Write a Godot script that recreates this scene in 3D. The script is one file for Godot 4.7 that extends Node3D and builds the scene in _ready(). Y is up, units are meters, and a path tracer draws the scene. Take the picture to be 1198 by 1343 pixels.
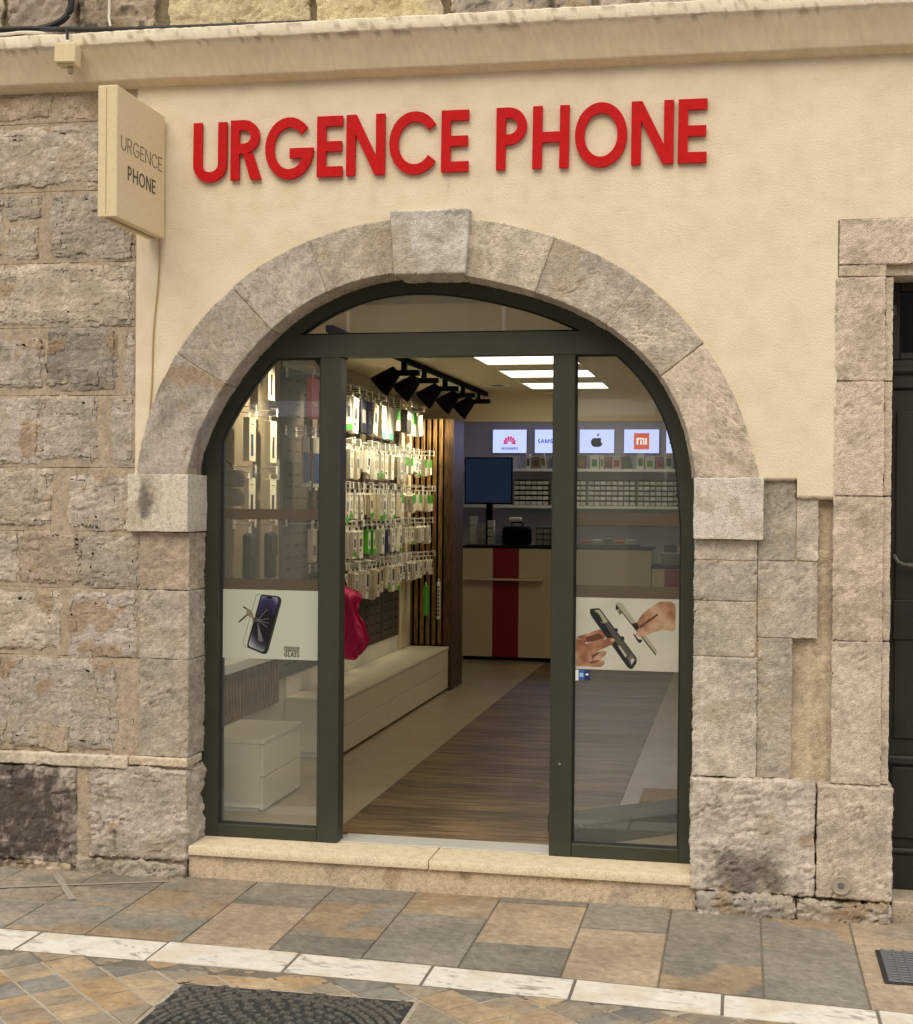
extends Node3D
# An arched shop front in an old stone building. Units are metres; the facade stands in the plane z = 0, the street runs along x.

# ---------------------------------------------------------------- mesh builder
class MB:
	var v := PackedVector3Array()
	var n := PackedVector3Array()
	var c := PackedColorArray()
	var uv := PackedVector2Array()
	var ix := PackedInt32Array()

	func tri(a: Vector3, b: Vector3, d: Vector3, col := Color.WHITE) -> void:
		var nn := (b - a).cross(d - a).normalized()
		var k := v.size()
		for p in [a, b, d]:
			v.append(p); n.append(nn); c.append(col); uv.append(Vector2.ZERO)
		ix.append_array([k, k + 2, k + 1])

	func quad(a: Vector3, b: Vector3, d: Vector3, e: Vector3, col := Color.WHITE) -> void:
		var nn := (b - a).cross(e - a)
		if nn.length_squared() < 1e-16:
			nn = (d - b).cross(e - b)
		nn = nn.normalized()
		var k := v.size()
		for p in [a, b, d, e]:
			v.append(p); n.append(nn); c.append(col)
		uv.append_array([Vector2(0, 1), Vector2(1, 1), Vector2(1, 0), Vector2(0, 0)])
		ix.append_array([k, k + 2, k + 1, k, k + 3, k + 2])

	func out(a: Vector3, b: Vector3, d: Vector3, e: Vector3, mid: Vector3, col := Color.WHITE) -> void:
		if (b - a).cross(e - a).dot((a + d) * 0.5 - mid) < 0.0:
			quad(b, a, e, d, col)
		else:
			quad(a, b, d, e, col)

	# a box with chamfered edges
	func box(p: Vector3, q: Vector3, b := 0.0, col := Color.WHITE) -> void:
		var lo := p.min(q)
		var hi := p.max(q)
		var mid := (lo + hi) * 0.5
		b = minf(b, 0.45 * minf(hi.x - lo.x, minf(hi.y - lo.y, hi.z - lo.z)))
		var f := func(axis: int, s: Array) -> Vector3:
			var r := Vector3.ZERO
			for k in 3:
				var inset := 0.0 if k == axis else b
				r[k] = (hi[k] - inset) if s[k] > 0 else (lo[k] + inset)
			return r
		for a in 3:
			var u := (a + 1) % 3
			var w := (a + 2) % 3
			for s in [-1, 1]:
				var pts := []
				for t in [[-1, -1], [1, -1], [1, 1], [-1, 1]]:
					var sg := [0, 0, 0]
					sg[a] = s; sg[u] = t[0]; sg[w] = t[1]
					pts.append(f.call(a, sg))
				out(pts[0], pts[1], pts[2], pts[3], mid, col)
		if b <= 0.0:
			return
		for a in 3:
			var u := (a + 1) % 3
			var w := (a + 2) % 3
			for su in [-1, 1]:
				for sw in [-1, 1]:
					var s0 := [0, 0, 0]
					s0[a] = -1; s0[u] = su; s0[w] = sw
					var s1 := s0.duplicate()
					s1[a] = 1
					out(f.call(u, s0), f.call(u, s1), f.call(w, s1), f.call(w, s0), mid, col)
		for sx in [-1, 1]:
			for sy in [-1, 1]:
				for sz in [-1, 1]:
					var s := [sx, sy, sz]
					var x: Vector3 = f.call(0, s)
					var y: Vector3 = f.call(1, s)
					var z: Vector3 = f.call(2, s)
					if (y - x).cross(z - x).dot(x - mid) < 0.0:
						tri(x, z, y, col)
					else:
						tri(x, y, z, col)

	# a flat outline (x, y) given a depth from z0 (back) to z1 (front)
	func prism(poly: PackedVector2Array, z0: float, z1: float, col := Color.WHITE, t := Transform3D.IDENTITY, back := true) -> void:
		var pts := poly
		if Geometry2D.is_polygon_clockwise(pts):
			pts = pts.duplicate()
			pts.reverse()
		# In Godot's y-down test a counter-clockwise list in y-up reads as clockwise; fix by area sign
		var area := 0.0
		for i in pts.size():
			var a := pts[i]
			var b := pts[(i + 1) % pts.size()]
			area += a.x * b.y - b.x * a.y
		if area < 0.0:
			pts = pts.duplicate()
			pts.reverse()
		var ids := Geometry2D.triangulate_polygon(pts)
		var bs := t.basis
		for side in ([1, -1] if back else [1]):
			var z := z1 if side > 0 else z0
			var k := v.size()
			for p in pts:
				v.append(t * Vector3(p.x, p.y, z)); n.append((bs * Vector3(0, 0, side)).normalized()); c.append(col); uv.append(p)
			for i in range(0, ids.size(), 3):
				var a := pts[ids[i]]
				var b := pts[ids[i + 1]]
				var d := pts[ids[i + 2]]
				var ccw := (b - a).cross(d - a) > 0.0
				if ccw == (side > 0):
					ix.append_array([k + ids[i], k + ids[i + 2], k + ids[i + 1]])
				else:
					ix.append_array([k + ids[i], k + ids[i + 1], k + ids[i + 2]])
		for i in pts.size():
			var a := pts[i]
			var b := pts[(i + 1) % pts.size()]
			quad(t * Vector3(a.x, a.y, z0), t * Vector3(b.x, b.y, z0), t * Vector3(b.x, b.y, z1), t * Vector3(a.x, a.y, z1), col)

	func tube(path: Array, r: float, seg := 8, col := Color.WHITE, caps := true) -> void:
		var rings := []
		for i in path.size():
			var d: Vector3 = (path[mini(i + 1, path.size() - 1)] - path[maxi(i - 1, 0)]).normalized()
			var up := Vector3.UP if absf(d.y) < 0.9 else Vector3.RIGHT
			var e1 := d.cross(up).normalized()
			var e2 := e1.cross(d).normalized()
			var k := v.size()
			rings.append(k)
			for s in seg:
				var a := TAU * s / seg
				var nn := e1 * cos(a) + e2 * sin(a)
				v.append(path[i] + nn * r); n.append(nn); c.append(col); uv.append(Vector2.ZERO)
		for i in path.size() - 1:
			for s in seg:
				var s2 := (s + 1) % seg
				var a: int = rings[i] + s
				var b: int = rings[i] + s2
				var d: int = rings[i + 1] + s2
				var e: int = rings[i + 1] + s
				ix.append_array([a, b, d, a, d, e])
		if caps:
			for end in [0, path.size() - 1]:
				var k: int = rings[end]
				for s in range(1, seg - 1):
					if end == 0:
						tri(v[k], v[k + s], v[k + s + 1], col)
					else:
						tri(v[k], v[k + s + 1], v[k + s], col)

	# profile of (radius, height) turned about the axis of t's y
	func lathe(profile: Array, seg := 20, t := Transform3D.IDENTITY, col := Color.WHITE) -> void:
		for i in profile.size() - 1:
			var p: Vector2 = profile[i]
			var q: Vector2 = profile[i + 1]
			if p.distance_to(q) < 1e-6:
				continue
			var sl := Vector2(q.y - p.y, p.x - q.x).normalized()
			var k := v.size()
			for s in seg + 1:
				var a := TAU * s / seg
				var d := Vector3(cos(a), 0, sin(a))
				var nn := (t.basis * (d * sl.x + Vector3(0, sl.y, 0))).normalized()
				for pt in [p, q]:
					v.append(t * (d * pt.x + Vector3(0, pt.y, 0))); n.append(nn); c.append(col); uv.append(Vector2.ZERO)
			for s in seg:
				var a := k + 2 * s
				ix.append_array([a, a + 2, a + 1, a + 1, a + 2, a + 3])

	func mesh() -> ArrayMesh:
		var arr := []
		arr.resize(Mesh.ARRAY_MAX)
		arr[Mesh.ARRAY_VERTEX] = v
		arr[Mesh.ARRAY_NORMAL] = n
		arr[Mesh.ARRAY_COLOR] = c
		arr[Mesh.ARRAY_TEX_UV] = uv
		arr[Mesh.ARRAY_INDEX] = ix
		var m := ArrayMesh.new()
		m.add_surface_from_arrays(Mesh.PRIMITIVE_TRIANGLES, arr)
		return m

# ---------------------------------------------------------------- naming and tagging
var names := {}
var M := {}
var rng := RandomNumberGenerator.new()

func numbered(called: String) -> String:
	var k: int = names.get(called, 0)
	names[called] = k + 1
	return called if k == 0 else "%s_%03d" % [called, k]

func tag(o: Node, label: String, category: String, group := "") -> Node:
	o.set_meta("label", label)
	o.set_meta("category", category)
	if group != "":
		o.set_meta("group", group)
	return o

func thing(called: String, label: String, category: String, at := Vector3.ZERO, group := "") -> Node3D:
	var o := Node3D.new()
	o.name = numbered(called)
	add_child(o)
	o.position = at
	tag(o, label, category, group)
	return o

func put(called: String, m: Mesh, mat: Material, parent: Node = self, at := Vector3.ZERO) -> MeshInstance3D:
	var o := MeshInstance3D.new()
	o.mesh = m
	o.material_override = mat
	o.name = numbered(called) if parent == self else called
	parent.add_child(o, true)
	o.position = at
	return o

func struct(called: String, m: Mesh, mat: Material) -> MeshInstance3D:
	var o := put(called, m, mat)
	o.set_meta("kind", "structure")
	return o

func boxm(p: Vector3, q: Vector3, b := 0.0) -> ArrayMesh:
	var m := MB.new()
	m.box(p, q, b)
	return m.mesh()

func prismm(poly: PackedVector2Array, z0: float, z1: float, t := Transform3D.IDENTITY) -> ArrayMesh:
	var m := MB.new()
	m.prism(poly, z0, z1, Color.WHITE, t)
	return m.mesh()

func tubem(path: Array, r: float, seg := 8) -> ArrayMesh:
	var m := MB.new()
	m.tube(path, r, seg)
	return m.mesh()

func smooth_path(pts: Array, per := 6) -> Array:
	var out := []
	for i in pts.size() - 1:
		var a: Vector3 = pts[maxi(i - 1, 0)]
		var b: Vector3 = pts[i]
		var d: Vector3 = pts[i + 1]
		var e: Vector3 = pts[mini(i + 2, pts.size() - 1)]
		for k in per:
			out.append(b.cubic_interpolate(d, a, e, float(k) / per))
	out.append(pts[-1])
	return out

# ---------------------------------------------------------------- noise and textures
var nA := FastNoiseLite.new()   # broad
var nB := FastNoiseLite.new()   # middle
var nD := FastNoiseLite.new()   # fine
var nS := FastNoiseLite.new()   # crack lines
var nO := FastNoiseLite.new()   # colour patches
var nP := FastNoiseLite.new()   # soft patches in slabs

func noise_set(f: FastNoiseLite, sd: int, freq: float, oct: int) -> void:
	f.seed = sd
	f.noise_type = FastNoiseLite.TYPE_SIMPLEX_SMOOTH
	f.frequency = freq
	f.fractal_type = FastNoiseLite.FRACTAL_FBM
	f.fractal_octaves = oct

func grey_image(sd: int, freq: float, oct: int, size: int, ridged := false) -> Image:
	var f := FastNoiseLite.new()
	noise_set(f, sd, freq, oct)
	if ridged:
		f.fractal_type = FastNoiseLite.FRACTAL_RIDGED
	return f.get_seamless_image(size, size)

func normal_tex(parts: Array, size: int, strength: float) -> ImageTexture:
	var im := mixed_image(parts, size)
	im.bump_map_to_normal_map(strength)
	im.generate_mipmaps()
	return ImageTexture.create_from_image(im)

# parts: [seed, frequency, octaves, weight, ridged]
func mixed_image(parts: Array, size: int) -> Image:
	var tot := PackedFloat32Array()
	tot.resize(size * size)
	var ws := 0.0
	for p in parts:
		var d := grey_image(p[0], p[1], p[2], size, p.size() > 4 and p[4]).get_data()
		ws += p[3]
		for i in tot.size():
			tot[i] += d[i] * p[3]
	var o := PackedByteArray()
	o.resize(size * size)
	for i in tot.size():
		o[i] = clampi(int(tot[i] / ws), 0, 255)
	return Image.create_from_data(size, size, false, Image.FORMAT_L8, o)

# a colour texture that runs through stops by the value of a mixed noise
func ramp_tex(parts: Array, size: int, stops: Array, lo := 0.2, hi := 0.8) -> ImageTexture:
	var d := mixed_image(parts, size).get_data()
	var table := PackedByteArray()
	for k in 256:
		var t := clampf((k / 255.0 - lo) / (hi - lo), 0.0, 1.0) * (stops.size() - 1)
		var i := mini(int(t), stops.size() - 2)
		var col: Color = stops[i].lerp(stops[i + 1], t - i)
		table.append_array([col.r8, col.g8, col.b8])
	var o := PackedByteArray()
	o.resize(size * size * 3)
	for i in d.size():
		var k := d[i] * 3
		o[i * 3] = table[k]
		o[i * 3 + 1] = table[k + 1]
		o[i * 3 + 2] = table[k + 2]
	var im := Image.create_from_data(size, size, false, Image.FORMAT_RGB8, o)
	return ImageTexture.create_from_image(im)

func mat(col: Color, rough := 0.6, metal := 0.0) -> StandardMaterial3D:
	var m := StandardMaterial3D.new()
	m.albedo_color = col
	m.roughness = rough
	m.metallic = metal
	return m

func textured(col: Color, rough: float, tex: Texture2D, nrm: Texture2D, scale: Vector3, nscale := 1.0, vc := false, world := true) -> StandardMaterial3D:
	var m := mat(col, rough)
	m.albedo_texture = tex
	if nrm:
		m.normal_enabled = true
		m.normal_texture = nrm
		m.normal_scale = nscale
	m.uv1_triplanar = true
	m.uv1_world_triplanar = world
	m.uv1_scale = scale
	m.vertex_color_use_as_albedo = vc
	return m

func glow(col: Color, energy: float) -> StandardMaterial3D:
	var m := mat(Color(col.r * 0.5, col.g * 0.5, col.b * 0.5), 0.5)
	m.emission_enabled = true
	m.emission = col
	m.emission_energy_multiplier = energy
	return m

func lc(r: float, g: float, b: float) -> Color:
	return Color(r, g, b)

func s8(r: int, g: int, b: int) -> Color:
	return Color8(r, g, b)

# ---------------------------------------------------------------- worked stone
# style 0 rough hewn, 1 dressed, 2 mortar or render, 3 paving slab, 4 marble
func relief(p: Vector3, amp: float, style: int) -> float:
	if style == 0:
		var a := nA.get_noise_3d(p.x, p.y * 1.7, p.z)
		var d := amp * (0.95 * a + 0.7 * nB.get_noise_3d(p.x, p.y * 1.4, p.z) + 0.62 * nD.get_noise_3dv(p))
		var s := absf(nS.get_noise_3d(p.x * 0.8, p.y * 2.6, p.z))
		if a > -0.15:
			d -= amp * 1.3 * clampf(1.0 - s / 0.05, 0.0, 1.0) * clampf((a + 0.15) * 6.0, 0.0, 1.0)
		return d
	if style == 1:
		var s := absf(nS.get_noise_3d(p.x * 0.9, p.y * 0.9, p.z))
		return amp * (0.5 * nA.get_noise_3dv(p) + 0.55 * nB.get_noise_3dv(p) + 0.6 * nD.get_noise_3dv(p) - 1.5 * clampf(1.0 - s / 0.028, 0.0, 1.0) * clampf(0.4 + 4.0 * nO.get_noise_3d(p.y, p.x, 3.0), 0.0, 1.0))
	if style == 2:
		return amp * (0.7 * nA.get_noise_3dv(p) + 0.3 * nD.get_noise_3dv(p))
	return amp * (0.6 * nA.get_noise_3dv(p) + 0.4 * nB.get_noise_3dv(p))

# mineral colour of a stone at a point: its noises are independent of those of relief()
func tone(p: Vector3, base: Color, style: int) -> Color:
	if style == 4:   # the strip is laid out one unit deep
		p.z *= 0.22
	var b := nB.get_noise_3d(p.x + 7.0, p.y, p.z)
	var d := nD.get_noise_3d(p.x, p.y + 9.0, p.z)
	var o := nO.get_noise_3dv(p)
	var k := 1.0 + 0.26 * b + 0.22 * d
	var c := Color(base.r * k, base.g * k, base.b * k)
	if style == 0 or style == 1:
		var k2 := 1.42 + 0.5 * nA.get_noise_3d(p.x * 1.3, p.y * 1.9, p.z + 5.0)
		c = Color(c.r * k2, c.g * k2, c.b * k2)
		if o > 0.26:   # lime smeared over the stone
			c = c.lerp(Color(0.56, 0.475, 0.365), clampf((o - 0.26) * 6.0, 0.0, 0.7))
		elif o < -0.34 and style == 0:   # iron stain
			c = c.lerp(Color(0.42, 0.29, 0.15), clampf((-0.34 - o) * 6.0, 0.0, 0.6))
	elif style == 3:
		var a := nA.get_noise_3d(p.x * 0.6 + 3.0, p.y, p.z * 0.6)
		c = c * (1.0 + 0.3 * a)
	elif style == 4:
		var q := p.z
		c = base.lerp(c, 0.45)
		var w := absf(nS.get_noise_3d(p.x * 0.42 + q * 0.5, 4.0, q * 1.9 - p.x * 0.25))
		c = c.lerp(Color(0.25, 0.225, 0.20), clampf(1.0 - w / 0.075, 0.0, 0.85) * clampf(0.35 + 3.0 * o, 0.0, 1.0))
		var w2 := absf(nS.get_noise_3d(p.x * 0.8 + 9.0, 1.0, q * 2.6 + p.x * 0.6))
		c = c.lerp(Color(0.40, 0.36, 0.30), 0.6 * clampf(1.0 - w2 / 0.05, 0.0, 1.0) * clampf(0.5 - 2.0 * o, 0.0, 1.0))
		if o < -0.1:
			c = c.lerp(Color(0.62, 0.51, 0.36), clampf(-0.1 - o, 0.0, 0.35) * 1.4)
	var top := maxf(c.r, maxf(c.g, c.b))   # keep the hue where a pale grain would pass white
	if top > 0.85:
		c = c * (0.85 / top)
	c.a = 1.0
	return c

# A block with rounded, uneven faces. faces: f front (+z), k back, l, r, t, b. o.map bends it, o.tone colours it.
func blk(p0: Vector3, p1: Vector3, res: float, rad: float, amp: float, style: int, base: Color, faces := "flrtb", o := {}) -> ArrayMesh:
	var size := p1 - p0
	rad = minf(rad, 0.45 * minf(size.x, minf(size.y, size.z)))
	var cnt := Vector3i(maxi(2, ceili(size.x / res)), maxi(2, ceili(size.y / res)), maxi(1, ceili(size.z / o.get("zres", res * 2.5))))
	var off: Vector3 = o.get("off", Vector3.ZERO)
	var wob: float = o.get("wob", 0.0)
	var bend = o.get("map")
	var paint = o.get("tone")
	var i0 := p0 + Vector3.ONE * rad
	var i1 := p1 - Vector3.ONE * rad
	var v := PackedVector3Array()
	var c := PackedColorArray()
	var ix := PackedInt32Array()
	var seam := {}
	var mid := (p0 + p1) * 0.5
	for f in faces:
		var axis := 2
		var s := 1.0
		match f:
			"k": s = -1.0
			"l": axis = 0; s = -1.0
			"r": axis = 0
			"t": axis = 1
			"b": axis = 1; s = -1.0
		var ua := (axis + 1) % 3
		var wa := (axis + 2) % 3
		var nu: int = cnt[ua]
		var nw: int = cnt[wa]
		var ids := PackedInt32Array()
		ids.resize((nu + 1) * (nw + 1))
		for j in nw + 1:
			for i in nu + 1:
				var p := Vector3.ZERO
				p[axis] = p1[axis] if s > 0.0 else p0[axis]
				p[ua] = spaced(p0[ua], p1[ua], i, nu, rad)
				p[wa] = spaced(p0[wa], p1[wa], j, nw, rad)
				var edge := i == 0 or j == 0 or i == nu or j == nw
				var key := Vector3i.ZERO
				if edge:
					key = Vector3i((p * 10000.0).round())
					if seam.has(key):
						ids[j * (nu + 1) + i] = seam[key]
						continue
				var q := p.clamp(i0, i1)
				var dir := p - q
				var dl := dir.length()
				dir = dir / dl if dl > 1e-9 else Vector3(0, 0, 1)
				var w := p + off
				var r := q + dir * (minf(dl, rad) + relief(w, amp, style))
				if wob > 0.0:   # uneven outline
					var side := (p - mid) / (size * 0.5)
					r.x += wob * side.x * (0.6 * nB.get_noise_3d(3.0, w.y, w.z + side.x) + 0.8 * nA.get_noise_3d(side.x * 3.0, w.y, 0.0))
					r.y += wob * side.y * (0.6 * nB.get_noise_3d(w.x, 5.0, w.z + side.y) + 0.8 * nA.get_noise_3d(w.x, side.y * 3.0, 2.0))
				var col: Color = paint.call(w, base) if paint != null else tone(w, base, style)
				ids[j * (nu + 1) + i] = v.size()
				if edge:
					seam[key] = v.size()
				v.append(bend.call(r) if bend != null else r)
				c.append(col)
		for j in nw:
			for i in nu:
				var a := ids[j * (nu + 1) + i]
				var b := ids[j * (nu + 1) + i + 1]
				var d := ids[(j + 1) * (nu + 1) + i + 1]
				var e := ids[(j + 1) * (nu + 1) + i]
				if s > 0.0:
					ix.append_array([a, d, b, a, e, d])
				else:
					ix.append_array([a, b, d, a, d, e])
	return finish(v, c, ix)

# grid lines along an edge, with one line where the rounding ends
func spaced(a: float, b: float, i: int, n: int, rad: float) -> float:
	if n < 4 or rad > 0.4 * (b - a) / n * 2.0:
		return lerpf(a, b, float(i) / n)
	if i == 0:
		return a
	if i == n:
		return b
	return lerpf(a + rad, b - rad, float(i - 1) / (n - 2))

func finish(v: PackedVector3Array, c: PackedColorArray, ix: PackedInt32Array) -> ArrayMesh:
	var n := PackedVector3Array()
	n.resize(v.size())
	for i in range(0, ix.size(), 3):
		var a := ix[i]
		var b := ix[i + 1]
		var d := ix[i + 2]
		var f := (v[d] - v[a]).cross(v[b] - v[a])
		n[a] += f
		n[b] += f
		n[d] += f
	for i in n.size():
		n[i] = n[i].normalized()
	var arr := []
	arr.resize(Mesh.ARRAY_MAX)
	arr[Mesh.ARRAY_VERTEX] = v
	arr[Mesh.ARRAY_NORMAL] = n
	arr[Mesh.ARRAY_COLOR] = c
	arr[Mesh.ARRAY_INDEX] = ix
	var m := ArrayMesh.new()
	m.add_surface_from_arrays(Mesh.PRIMITIVE_TRIANGLES, arr)
	return m

# ---------------------------------------------------------------- the scene
func _ready() -> void:
	var cam := Camera3D.new()
	cam.name = "camera"
	cam.position = Vector3(1.27, 1.707, 6.0)
	cam.rotation_order = EULER_ORDER_YXZ
	cam.rotation_degrees = Vector3(-0.46, 11.464, 0.49)
	cam.fov = 39.82
	cam.near = 0.05
	cam.far = 200.0
	add_child(cam)
	cam.current = true

	var env := Environment.new()
	env.background_mode = Environment.BG_SKY
	var sm := ProceduralSkyMaterial.new()
	sm.sky_top_color = Color(0.80, 0.84, 0.90)
	sm.sky_horizon_color = Color(0.88, 0.88, 0.87)
	sm.ground_horizon_color = Color(0.62, 0.58, 0.52)
	sm.ground_bottom_color = Color(0.35, 0.32, 0.28)
	sm.sky_energy_multiplier = 1.0
	var sky := Sky.new()
	sky.sky_material = sm
	env.sky = sky
	env.tonemap_mode = Environment.TONE_MAPPER_LINEAR
	env.tonemap_exposure = 2.28
	env.sdfgi_enabled = true
	env.ssao_enabled = true
	env.ssil_enabled = true
	var we := WorldEnvironment.new()
	we.name = "world"
	we.environment = env
	add_child(we)

	var sun := DirectionalLight3D.new()
	sun.name = "sun"
	sun.light_energy = 0.34
	sun.light_angular_distance = 50.0
	sun.light_color = Color(1.0, 0.97, 0.91)
	sun.shadow_enabled = true
	add_child(sun)
	sun.look_at_from_position(Vector3.ZERO, Vector3(0.10, -1.0, -0.85))

	rng.seed = 7
	noise_set(nA, 11, 3.6, 3)
	noise_set(nB, 23, 17.0, 3)
	noise_set(nD, 37, 60.0, 2)
	noise_set(nS, 41, 4.5, 4)
	noise_set(nO, 59, 3.2, 3)
	noise_set(nP, 61, 2.4, 2)
	make_materials()
	print("materials ", Time.get_ticks_msec())
	build_ground()
	print("ground ", Time.get_ticks_msec())
	build_facade()
	print("facade ", Time.get_ticks_msec())
	build_street_beyond()
	build_room()
	print("room ", Time.get_ticks_msec())
	build_shopfront()
	build_signs()
	build_posters()
	build_side_door()
	build_fixtures()
	build_display_wall()
	build_back()
	build_street_iron()
	print("done ", Time.get_ticks_msec())

func make_materials() -> void:
	var grain := ramp_tex([[1, 0.16, 4, 1.0], [2, 0.03, 3, 0.4], [3, 0.45, 1, 0.6]], 512, [s8(158, 153, 147), s8(234, 232, 229), s8(255, 255, 254)], 0.28, 0.62)
	var rough_n := normal_tex([[4, 0.10, 5, 1.0], [5, 0.35, 2, 0.5]], 512, 6.0)
	M.stone = textured(Color.WHITE, 0.95, grain, rough_n, Vector3(2.3, 2.3, 2.3), 0.8, true)
	M.stone.metallic_specular = 0.25
	M.stone.heightmap_enabled = true
	M.stone.heightmap_texture = ImageTexture.create_from_image(mixed_image([[104, 0.035, 5, 1.0, true], [105, 0.09, 4, 0.7], [106, 0.02, 4, 0.6]], 1024))
	M.stone.heightmap_scale = 0.45
	M.stone.heightmap_flip_texture = true
	var sandy_n := normal_tex([[6, 0.12, 3, 1.0], [7, 0.3, 1, 0.5]], 512, 5.0)
	M.mortar = textured(Color.WHITE, 1.0, grain, sandy_n, Vector3(3.1, 3.1, 3.1), 0.7, true)
	M.mortar.metallic_specular = 0.15
	var stucco_n := normal_tex([[8, 0.055, 3, 1.0], [9, 0.16, 2, 0.5]], 1024, 7.0)
	var stucco_c := ramp_tex([[10, 0.006, 4, 1.0], [12, 0.08, 2, 0.25]], 512, [s8(236, 232, 222), s8(250, 248, 244), s8(255, 255, 255)], 0.25, 0.75)
	M.plaster = textured(Color.WHITE, 0.95, ramp_tex([[10, 0.006, 4, 1.0], [12, 0.08, 2, 0.25]], 512, [s8(247, 245, 240), s8(252, 251, 249), s8(255, 255, 255)], 0.25, 0.75), stucco_n, Vector3(1.5, 1.5, 1.5), 0.4, true)
	M.plaster.metallic_specular = 0.2
	var slab_c := ramp_tex([[13, 0.14, 4, 1.0], [14, 0.4, 2, 0.6], [113, 0.02, 3, 0.5]], 512, [s8(196, 192, 186), s8(240, 238, 235), s8(255, 255, 255)], 0.25, 0.68)
	var slab_n := normal_tex([[15, 0.12, 4, 1.0], [16, 0.35, 2, 0.5]], 512, 3.0)
	M.slab = textured(Color.WHITE, 0.8, slab_c, slab_n, Vector3(2.1, 2.1, 2.1), 0.6, true)
	M.slab.metallic_specular = 0.3
	M.slab.heightmap_enabled = true
	M.slab.heightmap_texture = ImageTexture.create_from_image(mixed_image([[131, 0.02, 5, 1.0, true], [132, 0.07, 4, 0.7]], 512))
	M.slab.heightmap_scale = 0.35
	M.slab.heightmap_flip_texture = true
	M.marble = textured(Color.WHITE, 0.6, M.plaster.albedo_texture, slab_n, Vector3(2.0, 2.0, 2.0), 0.12, true)
	M.beige_stone = textured(s8(240, 224, 192), 0.75, slab_c, slab_n, Vector3(1.3, 1.3, 1.3), 0.35)
	M.frame = textured(s8(55, 57, 45), 0.42, ramp_tex([[17, 0.02, 3, 1.0]], 256, [s8(238, 238, 236), s8(255, 255, 255)]), null, Vector3(1, 1, 1))
	M.gasket = mat(s8(18, 18, 16), 0.7)
	M.glass = mat(Color(0.93, 0.97, 0.94, 0.03), 0.0)
	M.glass.transparency = BaseMaterial3D.TRANSPARENCY_ALPHA
	M.red = textured(s8(196, 10, 16), 0.55, ramp_tex([[18, 0.03, 4, 1.0]], 256, [s8(240, 238, 238), s8(255, 255, 255)]), null, Vector3(3, 3, 3))
	M.cream_metal = textured(s8(222, 203, 164), 0.5, ramp_tex([[19, 0.04, 4, 0.5], [20, 0.4, 2, 0.8]], 256, [s8(236, 232, 226), s8(250, 249, 246), s8(255, 255, 255)]), null, Vector3(3, 3, 3))
	M.red.metallic_specular = 0.3
	M.print_dark = mat(s8(62, 58, 50), 0.6)
	M.black_cable = mat(s8(26, 26, 28), 0.55)
	M.white_cable = mat(s8(216, 208, 190), 0.6)
	M.iron = textured(s8(112, 106, 98), 0.62, ramp_tex([[21, 0.05, 4, 1.0]], 256, [s8(140, 136, 130), s8(230, 226, 220), s8(255, 255, 255)]), slab_n, Vector3(4, 4, 4), 0.5)
	M.iron.metallic = 0.2
	M.iron_dark = textured(s8(58, 55, 51), 0.8, M.iron.albedo_texture, slab_n, Vector3(4, 4, 4), 0.5)
	M.door = textured(s8(36, 32, 24), 0.5, ramp_tex([[22, 0.01, 4, 1.0], [24, 0.1, 3, 0.5]], 256, [s8(190, 186, 176), s8(240, 238, 234), s8(255, 255, 255)]), null, Vector3(2, 0.7, 2))
	M.dark_glass = mat(s8(10, 11, 10), 0.08)
	M.grille = mat(s8(112, 114, 116), 0.5, 0.2)
	# indoors
	var wood_c := ramp_tex([[25, 0.02, 4, 1.0], [26, 0.12, 3, 0.4]], 512, [s8(94, 79, 56), s8(132, 113, 84), s8(164, 143, 110)], 0.3, 0.7)
	M.plank = textured(s8(220, 210, 190), 0.5, wood_c, null, Vector3(0.22, 3.0, 2.2))
	M.plank2 = textured(s8(200, 190, 172), 0.5, wood_c, null, Vector3(0.19, 3.0, 1.9))
	M.plank3 = textured(s8(178, 166, 148), 0.5, wood_c, null, Vector3(0.27, 3.0, 2.7))
	M.wood = textured(s8(250, 222, 168), 0.55, wood_c, null, Vector3(5.0, 0.5, 5.0))
	M.dark_wood = textured(s8(160, 136, 112), 0.55, wood_c, null, Vector3(5.0, 0.5, 5.0))
	M.tile = textured(s8(168, 156, 130), 0.35, stucco_c, null, Vector3(0.8, 0.8, 0.8))
	M.wall_in = mat(s8(206, 198, 182), 0.9)
	M.grey_wall = mat(s8(186, 184, 188), 0.9)
	M.ceiling = mat(s8(226, 214, 186), 0.95)
	M.cabinet = mat(s8(220, 213, 192), 0.45)
	M.board = textured(s8(150, 136, 112), 0.85, grain, null, Vector3(3, 3, 3))
	M.peg = textured(s8(88, 76, 62), 0.7, grain, null, Vector3(2, 2, 2))
	M.slot = mat(s8(20, 18, 16), 0.9)
	M.hook = mat(s8(226, 224, 214), 0.4)
	M.steel = mat(s8(150, 150, 148), 0.35, 0.8)
	M.black = mat(s8(9, 9, 9), 0.75)
	M.black.metallic_specular = 0.2
	M.cream = mat(s8(222, 208, 178), 0.6)
	M.dark_red = mat(s8(150, 14, 24), 0.55)
	M.white = mat(s8(236, 234, 226), 0.5)
	M.shelf_white = mat(s8(228, 224, 214), 0.5)

# ---------------------------------------------------------------- paving, kerb and street
func kerb_z(x: float) -> float:
	return 0.928 + 0.049 * x + 0.0135 * x * x

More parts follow.
